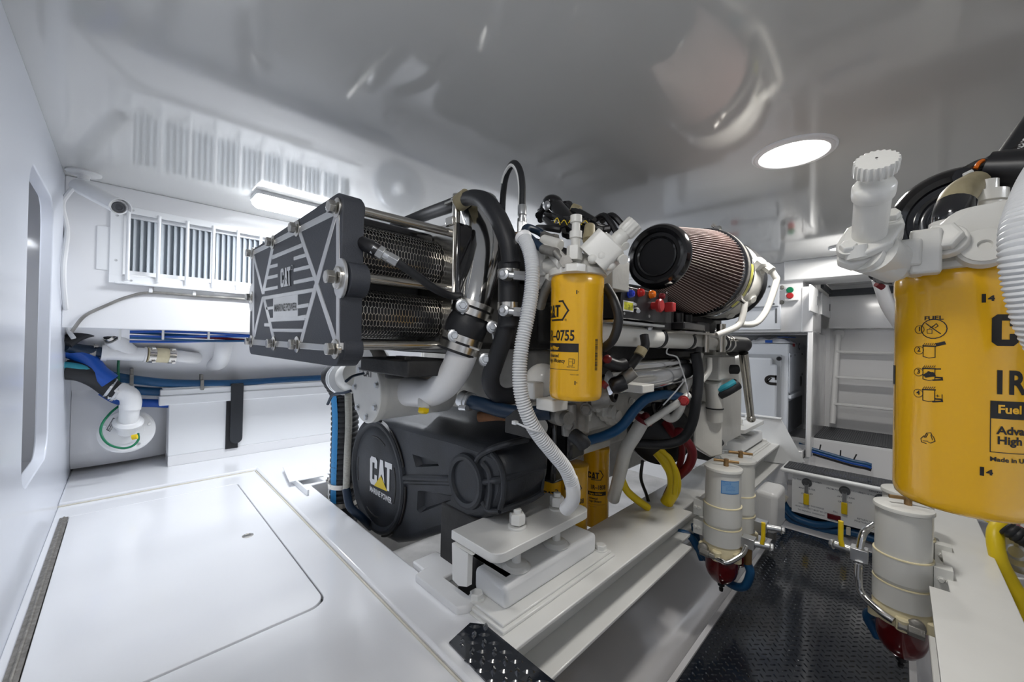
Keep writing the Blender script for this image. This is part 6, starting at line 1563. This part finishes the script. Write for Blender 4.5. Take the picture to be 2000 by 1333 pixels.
# CAT logo, part number, panel - continuing round the can out of the picture
oC = qd(576, 415); oT = qd(576, 252); Hc = oT[1]-oC[1]
flatmap(b, cat_letters(Hc, oC[0], oC[1]), wr())
o1 = qd(574, 660); vf = textmesh('1R–0755', .0365, .0012, sx=.72); flatmap(b, vf, lambda x, y: wr()(o1[0]+x, o1[1]+y))
oa, ob, oc = qd(570, 700), qd(570, 792), qd(568, 968)
flatmap(b, strip(oa[0], ob[1], oa[0]+.125, oa[1], 40), wr())
flatmap(b, strip(oa[0], oc[1], oa[0]+.0008, ob[1], 1), wr()); flatmap(b, strip(oa[0], oc[1], oa[0]+.125, oc[1]+.0008, 40), wr())
for s_, y_ in (('Advanced', 873), ('High Efficiency', 925)):
    o_ = qd(604, y_); flatmap(b, textmesh(s_, .0122, .0004, sx=.95), lambda x, y: wr()(o_[0]+x, o_[1]+y))
o_ = qd(566, 1013); flatmap(b, textmesh('Made in USA', .0070, .0002), lambda x, y: wr()(o_[0]+x, o_[1]+y))
for x_, y_ in ((532, 195), (522, 1095)):
    o_ = qd(x_, y_); flatmap(b, strip(o_[0]-.001, o_[1]+.001, o_[0]+.0022, o_[1]+.011, 1), wr()); flatmap(b, textmesh('4', .0082, .0004, sx=1.2), lambda x, y: wr()(o_[0]+.004+x, o_[1]+.003+y))
o_ = canpt(1748, 760)
if o_:
    flatmap(b, strip(o_[0]-.04, o_[1]+.006, o_[0]+.002, o_[1]+.032, 10), wr()); flatmap(b, strip(o_[0]+.0014, o_[1]-.055, o_[0]+.0022, o_[1]+.006, 1), wr())
part('printing', b, 'ink', sf)
b = MB(); o_ = qd(606, 764); flatmap(b, textmesh('Fuel Filter', .0130, .0004, sx=.95), lambda x, y: wr(2)(o_[0]+x, o_[1]+y)); part('banner_lettering', b, 'yellow', sf)
# ---- head
Z5 = .50
hd = part('filter_head', MB().disc((SF.x, SF.y, ST-.002), (0, 0, 1), [(SR*.95, 0), (SR*1.02, .003), (SR*1.04, .010), (SR*.9, .016)], 44), 'cream', ES, ang=40, label='large white cast filter head')
b = MB().prism([(x, z) for x, z in ((-.070, .004), (.10, .004), (.10, .060), (.055, .072), (-.012, .066), (-.040, .034), (-.070, .022))], [], .085, fr((SF.x, SF.y-.052, ST+.006), (1, .0, 0), (0, 0, 1)) @ Matrix.Diagonal((1, 1, -1, 1)))
part('casting', b, 'cream', hd, bevel=.010, seg=3)
part('hex_plug', MB().disc(at(1843, 468, .455), (-.2, -1, .35), [(.020, -.012), (.020, .0)], 24).disc(at(1843, 468, .455), (-.2, -1, .35), [(.0175, 0), (.0175, .010), (.015, .012)], 6), 'cream', hd, bevel=.0015)
rp = part('round_plug', MB().disc(at(1922, 483, .44), (.0, -1, .25), [(.022, -.01), (.022, .002), (.0195, .005), (.0195, .007), (.006, .007), (.005, .003), (0, .003)], 36), 'cream', hd)
b = MB().disc(at(1862, 452, .50), (0, 0, 1), [(.024, -.02), (.022, .012), (.019, .014), (.019, .024)], 28).disc(at(1928, 455, .52), (0, 0, 1), [(.024, -.02), (.022, .010), (.015, .012), (.015, .040), (.0185, .041), (.0185, .055), (.010, .056), (.010, .07)], 26)
part('port_necks', b, 'cream', hd)
b = MB().box(at(1772, 500, .47)-V((.012, .012, .014)), at(1772, 500, .47)+V((.012, .012, .018))).box(at(1800, 488, .465)-V((.010, .012, .03)), at(1800, 488, .465)+V((.016, .012, .022)))
part('lug', b, 'cream', hd, bevel=.003)
bt_ = [at(1866, 448, .50), at(1858, 420, .50), at(1850, 400, .51), at(1880, 375, .53)]
bo = part('hose_boot', MB().tube([bt_[0], at(1864, 430, .50)], .021, 18, 1), 'pvc', hd)
part('rubber_sleeve', MB().tube([at(1863, 438, .50), at(1862, 420, .50), at(1866, 402, .505)], .0195, 20, 3, flat=1), 'gloss', hd)
part('tape_wrap', MB().tube([at(1864, 408, .505), at(1866, 390, .512), at(1882, 374, .525), at(1902, 362, .54)], .0185, 18, 5, flat=.9), 'tape', hd)
# ---- priming pump on its flange
pf = part('pump_flange', MB(), 'cream', hd) if False else None
cb_ = at(1697, 460, .462)
tw = V((-cb_.x, -cb_.y, 0)).normalized(); pax = (tw*.80+V((0, 0, 1))*.60+V((.05, 0, 0))).normalized()
part('pump_barrel', MB().disc(cb_, pax, [(.0165, -.01), (.0160, .0), (.0160, .054), (.0182, .056), (.0186, .060), (.0186, .068), (.0165, .072), (.011, .075), (.009, .077), (.009, .090)], 36), 'cream', hd)
kc0 = cb_+pax*.094; Tk = axfr(kc0, (pax+V((.04, 0, .05))).normalized()); vs = []; fs = []; nK = 88
for h_, sc_ in ((-.0090, .93), (-.0075, 1), (.004, 1), (.006, .96), (.0062, 0.02)):
    for k in range(nK): rr_ = (.0186 if (k % 4) < 2 else .0171)*sc_; vs.append(Tk @ V((rr_*cos(2*pi*k/nK), rr_*sin(2*pi*k/nK), h_)))
for i in range(4):
    for k in range(nK): fs.append((i*nK+k, i*nK+(k+1) % nK, (i+1)*nK+(k+1) % nK, (i+1)*nK+k))
fs.append(tuple(reversed(range(nK))))
kn = part('knurled_cap', MB().add(vs, fs), 'cream', hd)
part('cap_vent', MB().disc(Tk @ V((0, .003, .0062)), Tk.to_3x3() @ V((0, 0, 1)), [(.0013, 0), (0, .0004)], 8), 'ink', hd)
fx = (at(1757, 432, .465)-at(1660, 480, .455)); u_ = (fx-pax*fx.dot(pax)).normalized(); w__ = pax.cross(u_)
Tf_ = fr(cb_, u_, w__)
b = MB().prism([(-.036, -.008), (-.028, -.016), (0, -.026), (.030, -.016), (.038, -.008), (.038, .008), (.030, .016), (0, .026), (-.028, .016), (-.036, .008)], [], .012, Tf_, -.010)
b.prism([(-.035, -.008), (-.027, -.015), (0, -.025), (.032, -.015), (.042, -.008), (.042, .008), (.03, .015), (0, .025), (-.027, .015), (-.035, .008)], [], .014, Tf_, -.027)
part('pump_flange', b, 'cream', hd, bevel=.003, seg=3)
b = MB()
for (x0_, y0_, z0_, r0_), (x1_, y1_, z1_, r1_) in (((1700, 492, .465, .026), (1750, 520, .485, .020)), ((1668, 482, .46, .012), (1672, 505, .46, .010)), ((1715, 500, .47, .02), (1790, 512, .49, .020)), ((1690, 500, .465, .018), (1745, 532, .475, .014))):
    b.cyl(at(x0_, y0_, z0_), at(x1_, y1_, z1_), r0_, r1_, 22)
b.sphere(at(1700, 492, .470), .019, 22, 12, (1.2, 1.2, .7))
part('pump_neck', b, 'cream', hd)
for q_, r_ in ((-.030, .0085), (.031, .0085)):
    part('flange_bolt', MB().disc(cb_+u_*q_+pax*.002, pax, [(r_, .0), (r_, .007), (r_*.85, .009), (0, .0085)], 6).disc(cb_+u_*q_+pax*.0015, pax, [(r_*1.15, 0), (r_*1.15, .002)], 20), 'cream', hd, bevel=.0006)
# ---- black air filter cap
ca = V((.088, 1.278, .290)); td = V((.34, .94, .0)).normalized()
Tc_ = fr(ca, (1, 0, 0), (0, 0, 1)) @ Matrix.Diagonal((1, 1, -1, 1))
Ts = fr(ca, V((td.y, -td.x, 0)), (0, 0, 1)) @ Matrix.Diagonal((1, 1, -1, 1))
sa = part('air_filter', MB().lathe([(0, .012), (.045, .012), (.046, .004), (.052, .002), (.060, .004), (.062, -.004), (.068, -.006), (.070, .002), (.080, .001), (.083, -.008), (.094, -.012), (.104, -.008), (.114, .004), (.116, .016), (.108, .026), (.102, .028)], Tc_, 60), 'gloss', ES, label='glossy black air filter end cap')
vs = []; fs = []
for i, (h_, r_) in enumerate(((.02, .104), (.10, .115), (.20, .122), (.30, .132), (.385, .140))):
    for k in range(NP*2):
        rr_ = r_-(.007 if k % 2 else 0); a = pi*k/NP; vs.append(Ts @ V((rr_*cos(a), rr_*sin(a), h_)))
for i in range(4):
    for k in range(m): pass
m = NP*2
for i in range(4):
    for k in range(m): fs.append((i*m+k, i*m+(k+1) % m, (i+1)*m+(k+1) % m, (i+1)*m+k))
part('pleated_media', MB().add(vs, fs), 'pleat', sa, smooth=False)
part('base_flange', MB().lathe([(.14, .375), (.145, .378), (.148, .386), (.147, .45), (.13, .50), (.10, .62)], Ts, 60), 'gloss', sa)
# ---- hoses, loom and printed hose
h0, h1 = at(1905, 385, .56), at(2030, 215, .60)
ph = part('printed_hose', MB().cyl(at(1890, 420, .555), at(2050, 190, .61), .0135, n=64), 'rubber', ES, label='black hose printed (3400 psi)')
hd_ = (h1-h0).normalized(); vw = (-(at(1960, 300, .58))).normalized(); sd_ = hd_.cross(vw).normalized(); nn = sd_.cross(hd_)
if nn.dot(vw) < 0: nn = -nn
hr_ = .0139
def hwrap(o, k=1):
    def f(x, y):
        a = y/hr_; return o+hd_*x+nn*((hr_+.0003*k)*cos(a))+nn.cross(hd_)*((hr_+.0003*k)*sin(a))
    return f
o0 = at(1890, 420, .555)+hd_*((at(1950, 317, .58)-at(1890, 420, .555)).dot(hd_))
b = MB(); nS = 6; 
for (xa, xb) in ((0, .12), (-.052, -.030)):
    vs = []; fs = []
    for j in range(7):
        y_ = -.0075+.015*j/6+.002
        vs += [hwrap(o0, 1)(xa, y_), hwrap(o0, 1)(xb, y_)]
    for j in range(6): fs.append((2*j, 2*j+1, 2*j+3, 2*j+2))
    b.add(vs, fs)
pb = part('print_band', b, 'label', ph)
b = MB(); vf = textmesh('(3400 psi)', .0145, .0003); flatmap(b, vf, lambda x, y: hwrap(o0, 2.4)(x+.003, y-.0035)); part('print_text', b, 'ink', pb)
b = MB()
rs = random.Random(9)
for k in range(9):
    b.tube([at(1885+rs.uniform(-6, 6), 345+rs.uniform(-3, 10), .55), at(1920, 328+rs.uniform(-8, 14), .56), at(1960, 315+rs.uniform(-8, 16), .55), at(2040, 300+rs.uniform(-20, 40), .52)], rs.uniform(.006, .013), 10, 6)
b.cyl(at(1925, 330, .545), at(2060, 330, .50), .022, .03, 18)
part('wiring_loom', b, 'black', ES)
part('orange_wire', MB().tube([at(1905, 330, .54), at(1912, 319, .54), at(1920, 314, .54)], .0028, 8), 'orange', ES)
part('foil_strip', MB().tube([at(1883, 344, .54), at(1900, 336, .54)], .004, 8, 1, flat=.4), 'label', ES)
part('ribbed_conduit', MB().ribbed([at(2120, 250, .46), at(2050, 330, .42), at(2012, 420, .39), at(2004, 480, .38), at(2010, 545, .38), at(2032, 625, .38), at(2070, 700, .38)], .0185, .0055, .0024, 28), 'rib', ES, label='pale ribbed conduit at the picture edge')
part('drain_pipe', MB().tube([at(1716, 545, .95), at(1724, 570, .95), at(1735, 600, .95), at(1760, 640, .97), at(1800, 700, 1.0)], .0135, 16), 'pvc', ES)
b = MB()
for k in range(4): b.tube([at(1700+k*4, 515, .60), at(1708+k*4, 535+k*2, .66), at(1712+k*3, 550, .75), at(1740, 555, .9)], .0028, 6)
b.tube([at(1712, 548, .72), at(1700, 540, .72), at(1706, 530, .72)], .003, 6)
part('thin_wires', b, 'black', ES)
part('red_sleeve', MB().cyl(at(1712, 555, .8), at(1724, 562, .8), .006, n=8), 'redd', ES)
# ---- cables beyond the right girder
part('yellow_cable', MB().tube([at(1975, 1018, 1.50), at(1950, 1030, 1.48), at(1944, 1055, 1.46), at(1952, 1095, 1.44), at(1975, 1140, 1.42), at(1995, 1175, 1.40), at(2020, 1250, 1.38)], .024, 16), 'wire', ES)
part('yellow_cable', MB().tube([at(1915, 1008, 1.6), at(1940, 1022, 1.56), at(1966, 1034, 1.5)], .010, 10), 'wire', ES)
part('yellow_cable', MB().tube([at(1975, 1135, 1.46), at(1985, 1165, 1.42), at(1990, 1200, 1.40), at(1998, 1260, 1.38)], .02, 12), 'wire', ES)
part('corrugated_boot', MB().ribbed([at(1964, 1030, 1.44), at(1982, 1042, 1.42), at(2010, 1058, 1.40)], .030, .012, .004, 16), 'rubber', ES)
part('red_cable', MB().tube([at(1966, 1010, 1.5), at(1978, 1024, 1.46), at(1995, 1036, 1.42)], .011, 10), 'redd', ES)
part('cooling_fan', MB().disc(at(1992, 1080, 1.46), (-.4, -.8, .2), [(.07, -.03), (.075, 0), (.05, .02), (.03, .02), (.02, .03), (0, .03)], 28), 'machined', ES)
part('cable_tie', MB().disc(at(1982, 1131, 1.43), (.3, -.5, -1), [(.031, -.003), (.032, 0), (.031, .003)], 18), 'pvc', ES)
part('green_wire', MB().tube([at(1925, 1012, 1.6), at(1950, 1018, 1.55), at(1990, 1022, 1.5)], .006, 8), 'green', ES)
